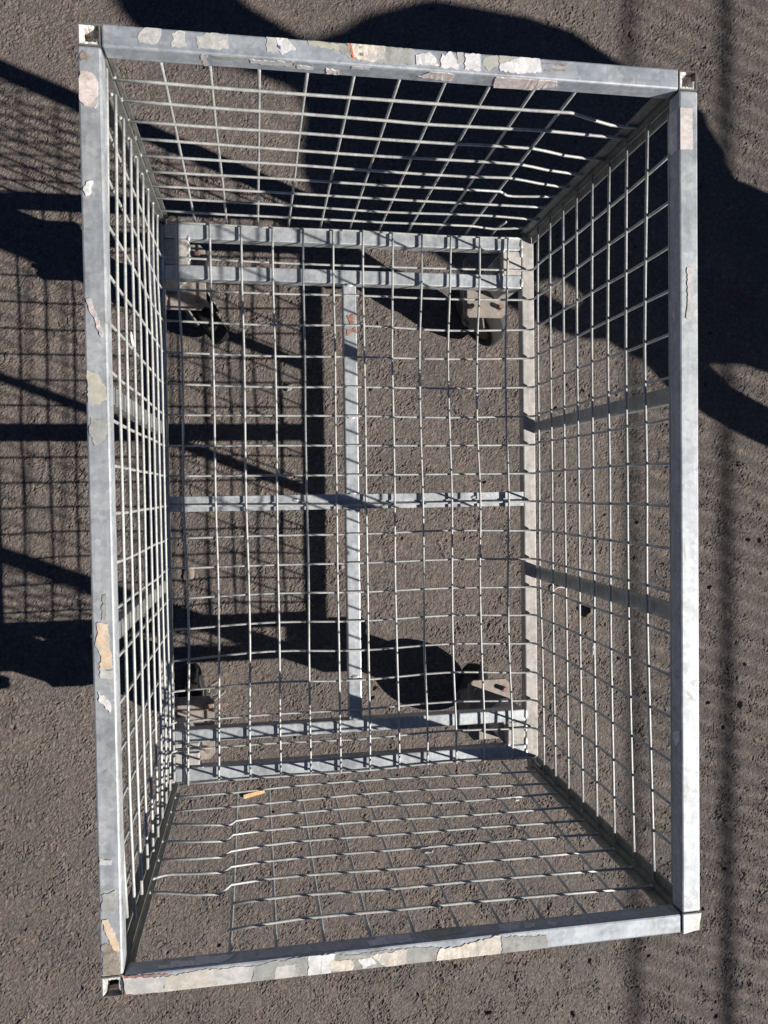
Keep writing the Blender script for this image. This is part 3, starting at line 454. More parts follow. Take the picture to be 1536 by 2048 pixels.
# corner posts: open square tubes with worn plastic plugs, one capped
def hollow_post(sx, sy, capped):
    xo, yo = sx * W2, sy * L2
    cx, cy = sx * (W2 - TB / 2), sy * (L2 - TB / 2)
    h = TB / 2 - 0.0004; wi = h - 0.0016
    def ring(hh, z): return [(cx - hh, cy - hh, z), (cx + hh, cy - hh, z), (cx + hh, cy + hh, z), (cx - hh, cy + hh, z)]
    ztop = ZT - 0.001
    V = ring(h, 0.280) + ring(h, ztop) + ring(wi, ztop) + ring(wi, ztop - 0.12)
    F = [(0, 3, 2, 1)]
    for a in (0, 4, 8):
        for k in range(4):
            F.append((a + k, a + (k+1) % 4, a + 4 + (k+1) % 4, a + 4 + k))
    F.append((12, 13, 14, 15))
    p = obj('corner_post', V, F, M_POST, cage)
    if capped:
        bm = bmesh.new()
        add_box(bm, (cx - h - .0008, cy - h - .0008, ztop), (cx + h + .0008, cy + h + .0008, ztop + 0.0035), 0.0012)
        bmesh.ops.translate(bm, verts=bm.verts[:], vec=(0, 0, 0))
        # rounded outer corner
        for v in bm.verts:
            dx = (v.co.x - cx) * sx; dy = (v.co.y - cy) * sy
            if dx > 0.009 and dy > 0.009:
                v.co.x -= sx * 0.0035; v.co.y -= sy * 0.0035
        c = bm_obj('post_cap', bm, M_PLASTIC, p)
        c['label'] = 'white plastic cap with a rounded corner'
    else:
        # worn plug: square collar of white plastic with a hollow middle, chipped on one side
        r = random.Random(int(sx * 3 + sy * 7 + 50))
        V, F = [], []
        n = 32
        chip = {(-1, 1): 0.3, (1, 1): 0.9, (-1, -1): -1.5}[(sx, sy)]
        for i in range(n):
            a = 2 * math.pi * i / n
            d = wi / max(abs(math.cos(a)), abs(math.sin(a)))
            gone = math.cos(a - chip) > 0.72
            k = 0.97 if gone else 0.66 + 0.07 * r.random()
            V.append((cx + d * .995 * math.cos(a), cy + d * .995 * math.sin(a), ztop - (0.010 if gone else 0.0004 + r.random() * 0.0008)))
            V.append((cx + d * k * math.cos(a), cy + d * k * math.sin(a), ztop - (0.012 if gone else 0.0010 + r.random() * 0.001)))
            V.append((cx + d * k * .96 * math.cos(a), cy + d * k * .96 * math.sin(a), ztop - 0.019))
        V.append((cx, cy, ztop - 0.021))
        for i in range(n):
            j = (i + 1) % n
            F.append((3*i, 3*j, 3*j + 1, 3*i + 1)); F.append((3*i + 1, 3*j + 1, 3*j + 2, 3*i + 2))
            if i < n * .6: F.append((3*i + 2, 3*j + 2, 3*n))
        c = obj('post_plug', V, F, M_PLASTIC, p)
        c['label'] = 'broken white plastic plug in the open post end'
    # hinge angle welded down the inner corner: two thin legs
    xi = sx * (W2 - TB)
    yi = sy * (L2 - TB)
    def sbox(a, b): return tuple(min(a[i], b[i]) for i in range(3)), tuple(max(a[i], b[i]) for i in range(3))
    lw = 0.0065 if sx < 0 else 0.0135
    lo, hi = sbox((xi - sx * lw, yi + sy * 0.0055, ZB + 0.002), (xi - sx * 0.0004, yi + sy * 0.0085, ZR - 0.0006))
    box('angle_strip', lo, hi, M_POST, cage, 0.0007)
    lo, hi = sbox((xi + sx * 0.0085, yi - sy * lw, ZB + 0.002), (xi + sx * 0.0115, yi - sy * 0.0004, ZR - 0.0006))
    box('angle_strip', lo, hi, M_POST, cage, 0.0007)
    return p
for sx, sy in ((-1, 1), (1, 1), (-1, -1), (1, -1)):
    hollow_post(sx, sy, sx == 1 and sy == -1)

# base frame
zb0 = ZB - TB
xl0, xl1 = -0.3537, -0.3300
xr0, xr1 = 0.3157, 0.3394
box('base_rail', (xr0, -0.4836, zb0), (xr1, 0.4935, ZB), M_BASED, cage)['label'] = 'dusty right hand base rail'
box('base_rail', (xl0, -0.4836, zb0), (xl1, 0.4935, ZB), M_BASED, cage)
for i, (a, b) in enumerate(((0.4682, 0.4935), (0.3985, 0.4230), (-0.4137, -0.3905), (-0.4836, -0.4582))):
    box('cross_tube', (xl1 + g, a, zb0), (xr0 - g, b, ZB - 0.0003), M_BASE, cage)
for a, b in ((0.4236, 0.4676), (-0.4576, -0.4143)):
    box('end_block', (xl1 + g, a, zb0), (-0.2868, b, ZB - 0.0006), M_BASED, cage)
    box('end_block', (0.2800, a, zb0), (xr0 - g, b, ZB - 0.0006), M_BASED, cage)
box('centre_spine', (-0.0195, 0.0214, zb0), (0.0052, 0.3979, ZB - 0.0004), M_BASE, cage)
box('centre_spine', (-0.0205, -0.3899, zb0), (0.0042, -0.0066, ZB - 0.0004), M_BASE, cage)
# middle cross rail: a channel with a groove down its length
bm = bmesh.new()
add_box(bm, (xl1 + g, -0.006, zb0), (xr0 - g, 0.0208, ZB - 0.003), 0.001)
add_box(bm, (xl1 + g, -0.006, ZB - 0.0035), (xr0 - g, 0.0052, ZB - 0.0004), 0.0008)
add_box(bm, (xl1 + g, 0.0085, ZB - 0.0035), (xr0 - g, 0.0208, ZB - 0.0004), 0.0008)
bm_obj('middle_rail', bm, M_BASE, cage)

# side wall bars
for sx in (-1, 1):
    for a, b in ((0.1295, 0.1505), (-0.1435, -0.1225)):
        x0_, x1_ = sorted((sx * 0.3358, sx * 0.3494))
        box('wall_bar', (x0_, a, ZB + 0.0004), (x1_, b, ZR - 0.0004), M_BAR, cage, 0.0012)

# weld beads: small lumps where tubes and wires meet
wr = random.Random(4)
def weld(x, y, z, rx=0.005, ry=0.003, rz=0.0018):
    bm = bmesh.new()
    bmesh.ops.create_icosphere(bm, subdivisions=2, radius=1)
    for v in bm.verts:
        k = 0.8 + 0.4 * wr.random()
        v.co = Vector((x + v.co.x * rx * k, y + v.co.y * ry * k, z + v.co.z * rz * k))
    return bm_obj('weld_bead', bm, M_WELD, cage, True)
for y in (0.159, 0.3955, -0.158, -0.312, 0.022, -0.0085, -0.388):
    weld(-0.008, y, ZB, 0.007, 0.0028)
for y in (0.470, 0.452, 0.436):
    weld(-0.2868, y, ZB - .001, 0.003, 0.006)
for y in (-0.404, -0.425, -0.445, -0.47, -0.478):
    weld(-0.3115, y, ZB, 0.0035, 0.008)
for y in (0.48, 0.464, 0.41, -0.40, -0.425, -0.452, -0.474):
    weld(0.3157, y, ZB, 0.0028, 0.009)
for x, y in ((0.276, 0.4236), (0.276, -0.4143), (0.279, -0.4576), (0.279, 0.467), (-0.286, -0.4576), (-0.02, 0.486), (0.01, -0.478)):
    weld(x, y, ZB - .002, 0.006, 0.004)
for x in (0.12, -0.11, 0.22):
    weld(x, 0.0115, ZB, 0.006, 0.003)

# ---- mesh wires. floor rows continue up both side walls as one bent wire
def lerp(a, b, t): return a + (b - a) * t
XW = 0.3336
jr = random.Random(5)
for i, row in enumerate(FLOOR_ROWS):
    zf = ZB + 0.0022
    fl = [(p[0], p[1], zf - (0.0009 if 0 < j < 4 else 0) * jr.random()) for j, p in enumerate(row)]
    yl, yr = row[0][1], row[-1][1]
    if i in (0, 18):
        pts = [(-0.322, yl, zf)] + fl[1:4] + [(0.318, yr, zf)]
        if i == 18: pts += [(0.326, yr - .002, zf + 0.001), (0.331, yr - 0.006, zf + 0.006), (0.3325, yr - .008, zf + .03)]
        wire(pts, cage); continue
    def side(s, y):
        w = [(s * XW, y + jr.uniform(-.002, .002), ZR + 0.003)]
        for z in (0.70, 0.58, 0.46, 0.375):
            w.append((s * (XW + jr.uniform(-.0012, .001)), y + jr.uniform(-.0013, .0013), z))
        w += [(s * XW, y, ZB + 0.016), (s * (XW - 0.0022), y, ZB + 0.0075), (s * (XW - 0.0085), y, ZB + 0.0028)]
        return w
    left = side(-1, yl); right = side(1, yr)
    core = [(fl[0][0] * 0.985, fl[0][1], zf)] + fl[1:4] + [(fl[4][0] * 0.985, fl[4][1], zf)]
    V1 = catmull(left, 2) + catmull(core, 4) + catmull(right[::-1], 2)
    Vv, Ff = tube_geo(V1, WIRE_R)
    obj('mesh_wire', Vv, Ff, M_WIRE, cage, smooth=True)
# floor long wires lie over the rows
for col in FLOOR_COLS:
    wire([(x, y, ZB + 0.0060 + jr.uniform(-.0006, .0004)) for x, y in col], cage)
# right wall long wires
for row in RIGHT_ROWS:
    wire([(0.3297 + jr.uniform(-.0008, .0004), y, z) for y, z in row], cage)
wire([(0.3297, y, 0.8005 + jr.uniform(-.001, .001)) for y in (0.478, .3, .1, -.1, -.3, -.47)], cage)
# left wall long wires
for k in range(9):
    z = 0.358 + 0.0553 * k
    xe = -0.3325 + 0.006 * k / 8
    yb = -0.447 if k == 8 else -0.478 + jr.uniform(-.004, .004)
    wire([(xe, 0.486, z), (xe - .001, 0.38, z + .001), (-0.3302, 0.27, z + jr.uniform(-.002, .002)), (-0.3302, 0.05, z + jr.uniform(-.002, .002)),
          (-0.3302, -0.15, z + jr.uniform(-.002, .002)), (-0.3298, -0.33, z), (xe, yb, z - .002)], cage)
wire([(-0.3302, 0.486, 0.303 + .0075), (-0.3302, 0, 0.303 + .0075), (-0.3302, -0.478, 0.303 + .0075)], cage)
# end walls: rows inside
for row in TOP_ROWS:
    wire([(x, 0.497, z) for x, z in row], cage, sub=3 if len(row) < 7 else 2)
for row in BOT_ROWS:
    wire(row, cage, sub=2)
# end walls: uprights outside
TV = [(-.270, -.276), (-.217, -.222), (-.163, -.168), (-.109, -.114), (-.056, -.057), (-.003, -.004), (.051, .050), (.105, .104), (.160, .159), (.211, .212)]
for a, b in TV:
    wire([(a, 0.5006, ZR + .003), (lerp(a, b, .3) + jr.uniform(-.001, .001), 0.5006, .656), (lerp(a, b, .6), 0.5006, .476), (b, 0.5004, .293)], cage)
wire([(0.262, 0.5004, 0.293), (0.2625, 0.5006, 0.326), (0.268, 0.5006, 0.361)], cage, label='short broken upright wire stub')
BV = [(-.215, -.221), (-.162, -.167), (-.106, -.113), (-.051, -.058), (.001, -.002), (.056, .052), (.108, .106), (.162, .160), (.219, .214), (.272, .268)]
for a, b in BV:
    wire([(a, -0.5042, ZR + .003), (lerp(a, b, .3) + jr.uniform(-.001, .001), -0.4985, .656), (lerp(a, b, .65), -0.4935, .476), (b, -0.4885, .303)], cage)

def spot(x, y, z, r=0.0029):
    bm = bmesh.new(); bmesh.ops.create_icosphere(bm, subdivisions=1, radius=r)
    for v in bm.verts: v.co *= wr.uniform(.75, 1.2); 
    for v in bm.verts: v.co += Vector((x, y, z))
    bm_obj('weld_spot', bm, M_WIRE, cage, True)
for row in TOP_ROWS:
    spot(row[0][0] + .001, 0.4975, row[0][1]); spot(row[-1][0] - .001, 0.4975, row[-1][1])
for k, row in enumerate(BOT_ROWS):
    for p in ((row[0], row[-1]) if k < 7 else (row[-1],)): spot(p[0], p[1], p[2])
for row in RIGHT_ROWS:
    spot(0.330, row[0][0], row[0][1]); spot(0.330, row[-1][0], row[-1][1])
for k in range(9):
    spot(-0.3315, 0.4865, 0.358 + 0.0553 * k)
for i, (a, b) in enumerate(TV): spot(a, 0.4985, ZR - .001, .003)

# ---- label scraps, tape and stains on the rails
def in_plane(face, a, b, off):
    if face == 'T': return (a, b, ZT + off)
    if face == 'B': return (a, b, ZB + off)
    if face == 'N': return (a, L2 - TB - off, b)
    if face == 'S': return (a, -(L2 - TB) + off, b)
    if face == 'E': return (W2 - TB - off, a, b)
PN = {'grey': 'paper_residue', 'pale': 'paper_residue', 'white': 'paper_scrap', 'pinkw': 'label_sticker', 'pink': 'paper_residue', 'cream': 'label_scrap',
      'beige': 'label_scrap', 'yellow': 'glue_patch', 'orange': 'label_scrap', 'olive': 'tape_strip', 'stain': 'dirt_stain', 'rust': 'rust_patch', 'red': 'red_print', 'blue': 'blue_print'}
pj = random.Random(9)
def patch(face, mat, poly, k):
    thick = {'stain': 0.00015, 'rust': 0.0002, 'olive': 0.0003, 'yellow': 0.0003}.get(mat, 0.00045) + 0.000006 * k + (0.0006 if mat in ('red', 'blue') else 0)
    if face in 'SE': thick = 0.00015 + 0.0000025 * k
    crisp = mat in ('pinkw', 'red')
    pts = []
    n = len(poly)
    for i in range(n):
        a = Vector(poly[i]); b = Vector(poly[(i + 1) % n])
        d = (b - a).length
        m_ = max(1, int(d / 0.0028))
        nn = Vector((-(b - a).y, (b - a).x)).normalized() if d > 0 else Vector((0, 0))
        amp = 0.0002 if crisp else 0.0012
        for j in range(m_):
            t = j / m_
            pts.append(a.lerp(b, t) + nn * pj.uniform(-amp, amp) * (0 if j == 0 else 1))
    bm = bmesh.new()
    def clampT(p):
        x, y = p
        if face == 'T':   # stay on the steel
            e = 0.0009
            if abs(y) > 0.49 and abs(x) < 0.3263:
                s = 1 if y > 0 else -1; y = s * min(max(abs(y), L2 - TB + e), L2 - e); x = min(max(x, -W2 + TB + e), W2 - TB - e)
            elif abs(x) > 0.32:
                s = 1 if x > 0 else -1; x = s * min(max(abs(x), W2 - TB + e), W2 - e); y = min(max(y, -L2 + TB + e), L2 - TB - e)
        elif face in 'NSE':
            y = min(max(y, ZR + .0004), ZT - (.0034 if face != 'N' else .0012))
        return x, y
    pts = [clampT(p) for p in pts]
    top = [bm.verts.new(in_plane(face, p[0], p[1], thick + (pj.uniform(0, .0005) if mat in ('white', 'cream', 'pink') and not crisp else 0))) for p in pts]
    bot = [bm.verts.new(in_plane(face, p[0], p[1], -0.0002)) for p in pts]
    f = bm.faces.new(top)
    for i in range(len(pts)):
        j = (i + 1) % len(pts)
        bm.faces.new((top[i], bot[i], bot[j], top[j]))
    bmesh.ops.triangulate(bm, faces=[f])
    if face == 'T':
        cy = sum(p[1] for p in pts) / len(pts); cx = sum(p[0] for p in pts) / len(pts)
        par = RAILS['N'] if cy > .49 else RAILS['S'] if cy < -.49 else RAILS['W'] if cx < 0 else RAILS['E']
    elif face == 'B': par = cage
    else: par = RAILS[face]
    bmesh.ops.remove_doubles(bm, verts=bm.verts[:], dist=1e-6)
    return bm_obj(PN[mat], bm, PM[mat], par)
for k, (face, mat, poly) in enumerate(PATCHES):
    patch(face, mat, poly, k)

# printed letters left on the cream label scrap
def letters(txt, x, y, size, rot=0.0):
    cu = bpy.data.curves.new('letters', 'FONT'); cu.body = txt; cu.size = size; cu.extrude = 0.00005
    o = bpy.data.objects.new('tmp', cu); COL.objects.link(o)
    dg = bpy.context.evaluated_depsgraph_get()
    me = bpy.data.meshes.new_from_object(o.evaluated_get(dg))
    bpy.data.objects.remove(o)
    me.materials.clear(); me.materials.append(PM['ink'])
    t = bpy.data.objects.new('printed_letters', me); COL.objects.link(t)
    t.parent = rail_n; t.location = (x, y, ZT + 0.0020); t.rotation_euler = (0, 0, rot)
letters('F', -0.0530, 0.5105, 0.0046)
letters('FE', -0.0535, 0.5035, 0.0046)

# ---- casters
ZP = 0.206
def make_caster():
    bm = bmesh.new()
    w, h = 0.0436, 0.0605
    c = 0.010
    out = [(-w + c, -h), (w - c, -h), (w, -h + c), (w, h - c), (w - c, h), (-w + c, h), (-w, h - c), (-w, -h + c)]
    zt_, zb_ = ZP, ZP - 0.005
    T = [bm.verts.new((x, y, zt_)) for x, y in out]; Bv = [bm.verts.new((x, y, zb_)) for x, y in out]
    bm.faces.new(T); bm.faces.new(Bv[::-1])
    for i in range(8): bm.faces.new((T[i], Bv[i], Bv[(i+1) % 8], T[(i+1) % 8]))
    bmesh.ops.bevel(bm, geom=[e for e in bm.edges], offset=0.0008, segments=1, affect='EDGES')
    c_ = bm_obj('caster', bm, M_PLATE, cage)
    for x in (-0.0302, 0.0302):
        for y in (-0.0405, 0.0405):
            bm = bmesh.new()
            sgn = 1
            add_cyl(bm, (x, y, ZP - 0.012), (x, y, ZP + 0.0125), 0.0047, n=16)
            add_cyl(bm, (x, y, ZP - 0.0005), (x, y, ZP + 0.0006), 0.0075, n=20)
            add_cyl(bm, (x, y, ZP - 0.012), (x, y, ZP - 0.005), 0.0075, n=6)
            bm_obj('bolt', bm, M_BOLT, c_)
    bm = bmesh.new()
    add_cyl(bm, (0, 0, zb_ - 0.012), (0, 0, zb_ + .0002), 0.030, n=32)
    add_cyl(bm, (0, 0, zb_ - 0.022), (0, 0, zb_ - 0.012), 0.036, 0.033, n=32)
    bm_obj('swivel_head', bm, M_FORK, c_, False)
    return c_

def add_fork(c_, ang, trail, R_=0.075):
    # wheel rolls along local u; legs either side along v
    u = Vector((math.cos(ang), math.sin(ang), 0)); v = Vector((-u.y, u.x, 0))
    bm = bmesh.new()
    z1 = ZP - 0.026
    ax = u * trail
    for s in (-1, 1):
        prof = [(-0.034, z1), (0.036, z1), (trail + 0.034, 0.135), (trail + 0.017, R_ - 0.012), (trail - 0.010, R_ - 0.014), (trail - 0.028, 0.115), (-0.034, z1 - 0.02)]
        a = [bm.verts.new(u * p + v * (s * 0.0235) + Vector((0, 0, z))) for p, z in prof]
        b = [bm.verts.new(u * p + v * (s * 0.0265) + Vector((0, 0, z))) for p, z in prof]
        bm.faces.new(a); bm.faces.new(b[::-1])
        for i in range(len(prof)):
            j = (i + 1) % len(prof)
            bm.faces.new((a[i], b[i], b[j], a[j]))
    # crown
    a = [bm.verts.new(u * p + v * q + Vector((0, 0, z1 + dz))) for dz in (0, 0.004) for p, q in ((-0.034, -0.0265), (0.036, -0.0265), (0.036, 0.0265), (-0.034, 0.0265))]
    for f in ((0, 1, 2, 3), (4, 5, 6, 7), (0, 1, 5, 4), (1, 2, 6, 5), (2, 3, 7, 6), (3, 0, 4, 7)):
        bm.faces.new([a[i] for i in f])
    bm_obj('fork', bm, M_FORK, c_)
    cen = ax + Vector((0, 0, R_ + 0.001))
    # wheel with rounded tread
    prof = [(0.014, -0.013), (R_ * .74, -0.013), (R_ * .78, -0.0165), (R_ * .93, -0.0165), (R_ * .985, -0.012), (R_, -0.004), (R_, 0.004), (R_ * .985, 0.012), (R_ * .93, 0.0165), (R_ * .78, 0.0165), (R_ * .74, 0.013), (0.014, 0.013)]
    n = 40
    def lathe(pr_):
        V, F = [], []
        for i in range(n):
            t = 2 * math.pi * i / n
            for r_, q in pr_:
                V.append(cen + (u * math.cos(t) + Vector((0, 0, 1)) * math.sin(t)) * r_ + v * q)
        m_ = len(pr_)
        for i in range(n):
            j = (i + 1) % n
            for k in range(m_ - 1):
                F.append((i*m_ + k, i*m_ + k + 1, j*m_ + k + 1, j*m_ + k))
        return V, F
    V, F = lathe(prof[1:-1]); obj('tyre', V, F, M_TYRE, c_, True)
    V, F = lathe([(0.010, -0.019), (0.016, -0.019), (0.016, -0.0125), (R_ * .745, -0.0125), (R_ * .745, 0.0125), (0.016, 0.0125), (0.016, 0.019), (0.010, 0.019)]); obj('wheel_hub', V, F, M_RIM, c_)
    bm = bmesh.new()
    add_cyl(bm, cen - v * 0.031, cen + v * 0.034, 0.0045, n=12)
    add_cyl(bm, cen - v * 0.033, cen - v * 0.0266, 0.0085, n=6)
    add_cyl(bm, cen + v * 0.0266, cen + v * 0.033, 0.0085, n=6)
    bm_obj('axle_bolt', bm, M_FORK, c_)

c0 = make_caster()
spots = [((0.2748, 0.4275), math.atan2(-.80, .60), 0.030), ((0.2748, -0.4170), math.atan2(-.98, -.2), 0.012),
         ((-0.3095, 0.4295), math.atan2(-.80, .60), 0.040), ((-0.3105, -0.4190), math.atan2(.99, -.15), 0.020)]
for i, (p, ang, tr) in enumerate(spots):
    if i == 0: c_ = c0
    else:
        c_ = c0.copy(); COL.objects.link(c_); c_.parent = cage
        for ch in base_children:
            d = ch.copy(); COL.objects.link(d); d.parent = c_
    if i == 0: base_children = list(c0.children)
    c_.location = (p[0], p[1], 0)
    add_fork(c_, ang, tr)
    # riser block that carries the caster plate below the end block
    sx = 1 if p[0] > 0 else -1; sy = 1 if p[1] > 0 else -1
    e = 0.006 if sy > 0 else 0.0
    poly = [(.268, .425), (.268, .447), (.295, .476), (.3155, .476), (.3155, .396), (.297, .396)]
    if sx < 0: poly = [(x + .0215, y) for x, y in poly]
    bm = bmesh.new()
    T = [bm.verts.new((sx * x, sy * (y + e), zb0 - 0.0004)) for x, y in poly]; Bv = [bm.verts.new((sx * x, sy * (y + e), ZP + 0.0003)) for x, y in poly]
    bm.faces.new(T); bm.faces.new(Bv[::-1])
    for q in range(6): bm.faces.new((T[q], Bv[q], Bv[(q+1) % 6], T[(q+1) % 6]))
    bm_obj('caster_riser', bm, M_BASED, cage)

# ---------------------------------------------------------------- loose bits
def pebble(name, x, y, r, mat, label, cat, flat=0.5, z=None, seed=1, group=None):
    rr = random.Random(seed)
    bm = bmesh.new(); bmesh.ops.create_icosphere(bm, subdivisions=3, radius=1)
    from mathutils import noise as mn
    for v in bm.verts:
        k = 1 + 0.35 * mn.noise(v.co * 1.4 + Vector((seed, 0, 0)))
        v.co = Vector((v.co.x * r * k, v.co.y * r * k * 0.8, v.co.z * r * flat * k))
    o = bm_obj(name, bm, mat, None, True)
    o.location = (x, y, (r * flat * .6) if z is None else z); o.rotation_euler = (0, 0, rr.uniform(0, 6))
    tag(o, label, cat, group)
    return o
M_STONE = plain('pebble_stone', (0.21, 0.165, 0.14), 0.8, var=.3)
M_WOOD = paper('split_wood', (0.60, 0.36, 0.16), (0.78, 0.52, 0.28), (0.45, 0.26, 0.12), 0.6, 120)
M_LEAF = plain('dry_leaf', (0.11, 0.095, 0.075), 0.8, var=.4)
pebble('pebble', -0.328, -0.146, 0.015, M_STONE, 'brownish stone chip under the left side of the mesh floor', 'stone', 0.22, seed=3)
pebble('pebble', -0.108, 0.253, 0.009, plain('grey_pebble', (.25, .24, .23), .7), 'small round grey pebble in the grid shadow left of the spine', 'stone', 0.6, seed=5)
pebble('pebble', 0.001, -0.141, 0.007, M_BOLT, 'tiny reddish pebble just left of the centre spine', 'stone', 0.7, seed=8)
# wood splinter
bm = bmesh.new(); add_box(bm, (-0.023, -0.0042, 0), (0.023, 0.0042, 0.005), 0.0006)
for v in bm.verts:
    if v.co.x > 0: v.co.y += 0.0035
    if v.co.x < -0.01: v.co.y *= 1.15
o = bm_obj('wood_splinter', bm, M_WOOD); o.location = (-0.199, -0.633, 0.002); o.rotation_euler = (0.05, 0.03, 0.12)
tag(o, 'flat orange splinter of wood lying on the asphalt below the bottom mesh wall', 'wood chip')
# curled dead leaf standing on edge
V, F = [], []
n = 9
for i in range(n):
    t = i / (n - 1)
    w = 0.014 * math.sin(math.pi * (0.08 + .86 * t)) + .001
    for s, q in ((-1, 0.0), (0, 0.4), (1, 1.0)):
        V.append((0.030 * (t - .5) + 0.003 * s * math.sin(7 * t), w * .55 * s + .002 * math.sin(9 * t), 0.004 + 0.013 * q * math.sin(math.pi * t) + .001 * s))
for i in range(n - 1):
    for k in range(2):
        F.append((i*3 + k, i*3 + k + 1, i*3 + k + 4, i*3 + k + 3))
o = obj('dead_leaf', V, F, M_LEAF, None, True); o.location = (0.580, -0.264, 0.0); o.rotation_euler = (0.1, 0, 1.0)
sm = o.modifiers.new('thick', 'SOLIDIFY'); sm.thickness = 0.0006
tag(o, 'small curled dark leaf on the asphalt beyond the right mesh wall', 'leaf')
# pale plastic loop
pts = [Vector((0.016 * math.cos(a) - .0, 0.011 * math.sin(a), 0.002 + 0.004 * math.sin(a))) for a in np.linspace(0.5, 3.9, 14)]
V, F = tube_geo(pts, 0.0017, 6)
o = obj('plastic_loop', V, F, PM['cream'], None, True); o.location = (0.507, -0.213, 0.003)
tag(o, 'pale curled strip on the ground beside the lower right wall bar', 'litter')
# red rubber band
pts = []
for a in np.linspace(0, 2 * math.pi, 40):
    r_ = 0.033 * (1 + .09 * math.sin(2 * a + 2.4) + .04 * math.sin(3 * a))
    pts.append(Vector((r_ * math.cos(a), r_ * .92 * math.sin(a), 0.0022 + .0006 * math.sin(5 * a))))
V, F = tube_geo(pts, 0.0009, 6)
o = obj('rubber_band', V, F, plain('red_rubber', (.30, .04, .04), .5), None, True); o.location = (0.960, 0.467, 0.001)
tag(o, 'thin red rubber band lying in the broad shadow right of the cage', 'rubber band')
# pale fibres near the bottom left caster
for k, q in enumerate(([(-0.269, -0.381), (-0.280, -0.387), (-0.289, -0.397), (-0.292, -0.412)], [(-0.255, -0.403), (-0.268, -0.414), (-0.279, -0.422)])):
    V, F = tube_geo(catmull([(a, b, 0.0035) for a, b in q], 4), 0.0006, 5)
    o = obj('straw_fibre', V, F, PM['cream'], None, True)
    tag(o, ('longer' if k == 0 else 'shorter') + ' pale straw fibre on the ground by the lower left caster', 'straw')
# paper bits caught on wires
def bit(name, loc, size, mat, label, seed, rot=(0, 0, 0), flat=0.25):
    rr = random.Random(seed)
    bm = bmesh.new(); bmesh.ops.create_icosphere(bm, subdivisions=2, radius=1)
    for v in bm.verts:
        k = 0.6 + .7 * rr.random()
        v.co = Vector((v.co.x * size[0] * k, v.co.y * size[1] * k, v.co.z * size[2] * k))
    o = bm_obj(name, bm, mat); o.location = loc; o.rotation_euler = rot
    tag(o, label, 'paper scrap')
bit('paper_scrap', (0.3255, -0.2205, 0.5767), (0.0024, 0.010, 0.008), PM['white'], 'white paper scrap caught on a crossing of the right mesh wall', 2)
bit('paper_scrap', (0.240, -0.492, 0.4687), (0.004, 0.002, 0.005), PM['white'], 'tiny white paper scrap on the bottom mesh wall near its right end', 3)
bit('paper_scrap', (0.0555, -0.493, 0.6145), (0.009, 0.002, 0.006), PM['beige'], 'crumpled beige paper scrap hanging on the middle of the bottom mesh wall', 4)
bit('paper_scrap', (-0.3285, 0.222, 0.6607), (0.0015, 0.009, 0.003), PM['white'], 'thin white paper sliver caught in the left mesh wall', 5, (0.3, 0, 0.1))

# ---------------------------------------------------------------- person standing to the right, outside the picture
M_COAT = plain('dark_coat', (0.05, 0.055, 0.07), 0.9, var=.3, scale=20)
M_TROUSER = plain('dark_trousers', (0.03, 0.035, 0.05), 0.9, scale=20)
M_SKIN = plain('skin', (0.45, 0.29, 0.22), 0.55, var=.08)
M_HAIR = plain('hair', (0.05, 0.035, 0.025), 0.7)
M_SHOE = plain('shoe', (0.02, 0.02, 0.02), 0.6)
FX, FY = 1.83, 0.21
# local frame: x across (towards the sun's left), y = facing (towards the cage)
dsun = Vector((-1.305, 0.508, 0)).normalized()
ROT = math.atan2(dsun.y, dsun.x) - math.pi / 2
person = bpy.data.objects.new('person', None); COL.objects.link(person)
person.location = (FX, FY, 0); person.rotation_euler = (0, 0, ROT)
tag(person, 'person in a dark coat and trousers standing beyond the right side of the cage', 'person')
def skin_body(name, verts, edges, radii, mat, parent, root=0, sub=2):
    me = bpy.data.meshes.new(name); me.from_pydata(verts, edges, []); me.materials.append(mat)
    o = bpy.data.objects.new(name, me); COL.objects.link(o); o.parent = parent
    sk = o.modifiers.new('skin', 'SKIN'); ss = o.modifiers.new('sub', 'SUBSURF'); ss.levels = sub; ss.render_levels = sub
    sk.use_smooth_shade = True
    for i, r_ in enumerate(radii):
        me.skin_vertices[0].data[i].radius = r_ if isinstance(r_, tuple) else (r_, r_)
    me.skin_vertices[0].data[root].use_root = True
    return o
# body: pelvis root, legs, torso, neck, head, arms with hands on hips
Vb = [(0, 0, .96), (0, 0, 1.12), (0, -.01, 1.27), (0, -.01, 1.36), (0, 0, 1.44), (0, .01, 1.52), (0, .015, 1.61), (0, .01, 1.68)]
Rb = [(.15, .11), (.14, .10), (.165, .11), (.11, .075), (.055, .055), (.075, .085), (.082, .10), (.055, .07)]
Eb = [(i, i + 1) for i in range(7)]
def chain(start, pts, rad):
    p = start
    for q, r_ in zip(pts, rad):
        Vb.append(q); Rb.append(r_); Eb.append((p, len(Vb) - 1)); p = len(Vb) - 1
    return p
for s in (-1, 1):
    k_ = 2.4 if s < 0 else 1.0
    if s < 0: chain(0, [(-.15, 0, .86), (-.30, .01, .64), (-.322, .01, .47), (-.312, -.01, .14), (-.312, -.02, .07), (-.322, .10, .035)], [.075, .04, .038, .034, .036, .033])
    else: chain(0, [(s * .10, 0, .86), (s * .125 * k_, .01, .50), (s * .13 * k_, -.01, .14), (s * .13 * k_, -.02, .07), (s * .135 * k_, .10, .035)], [.095, .062, .045, .042, .035])
hands = []
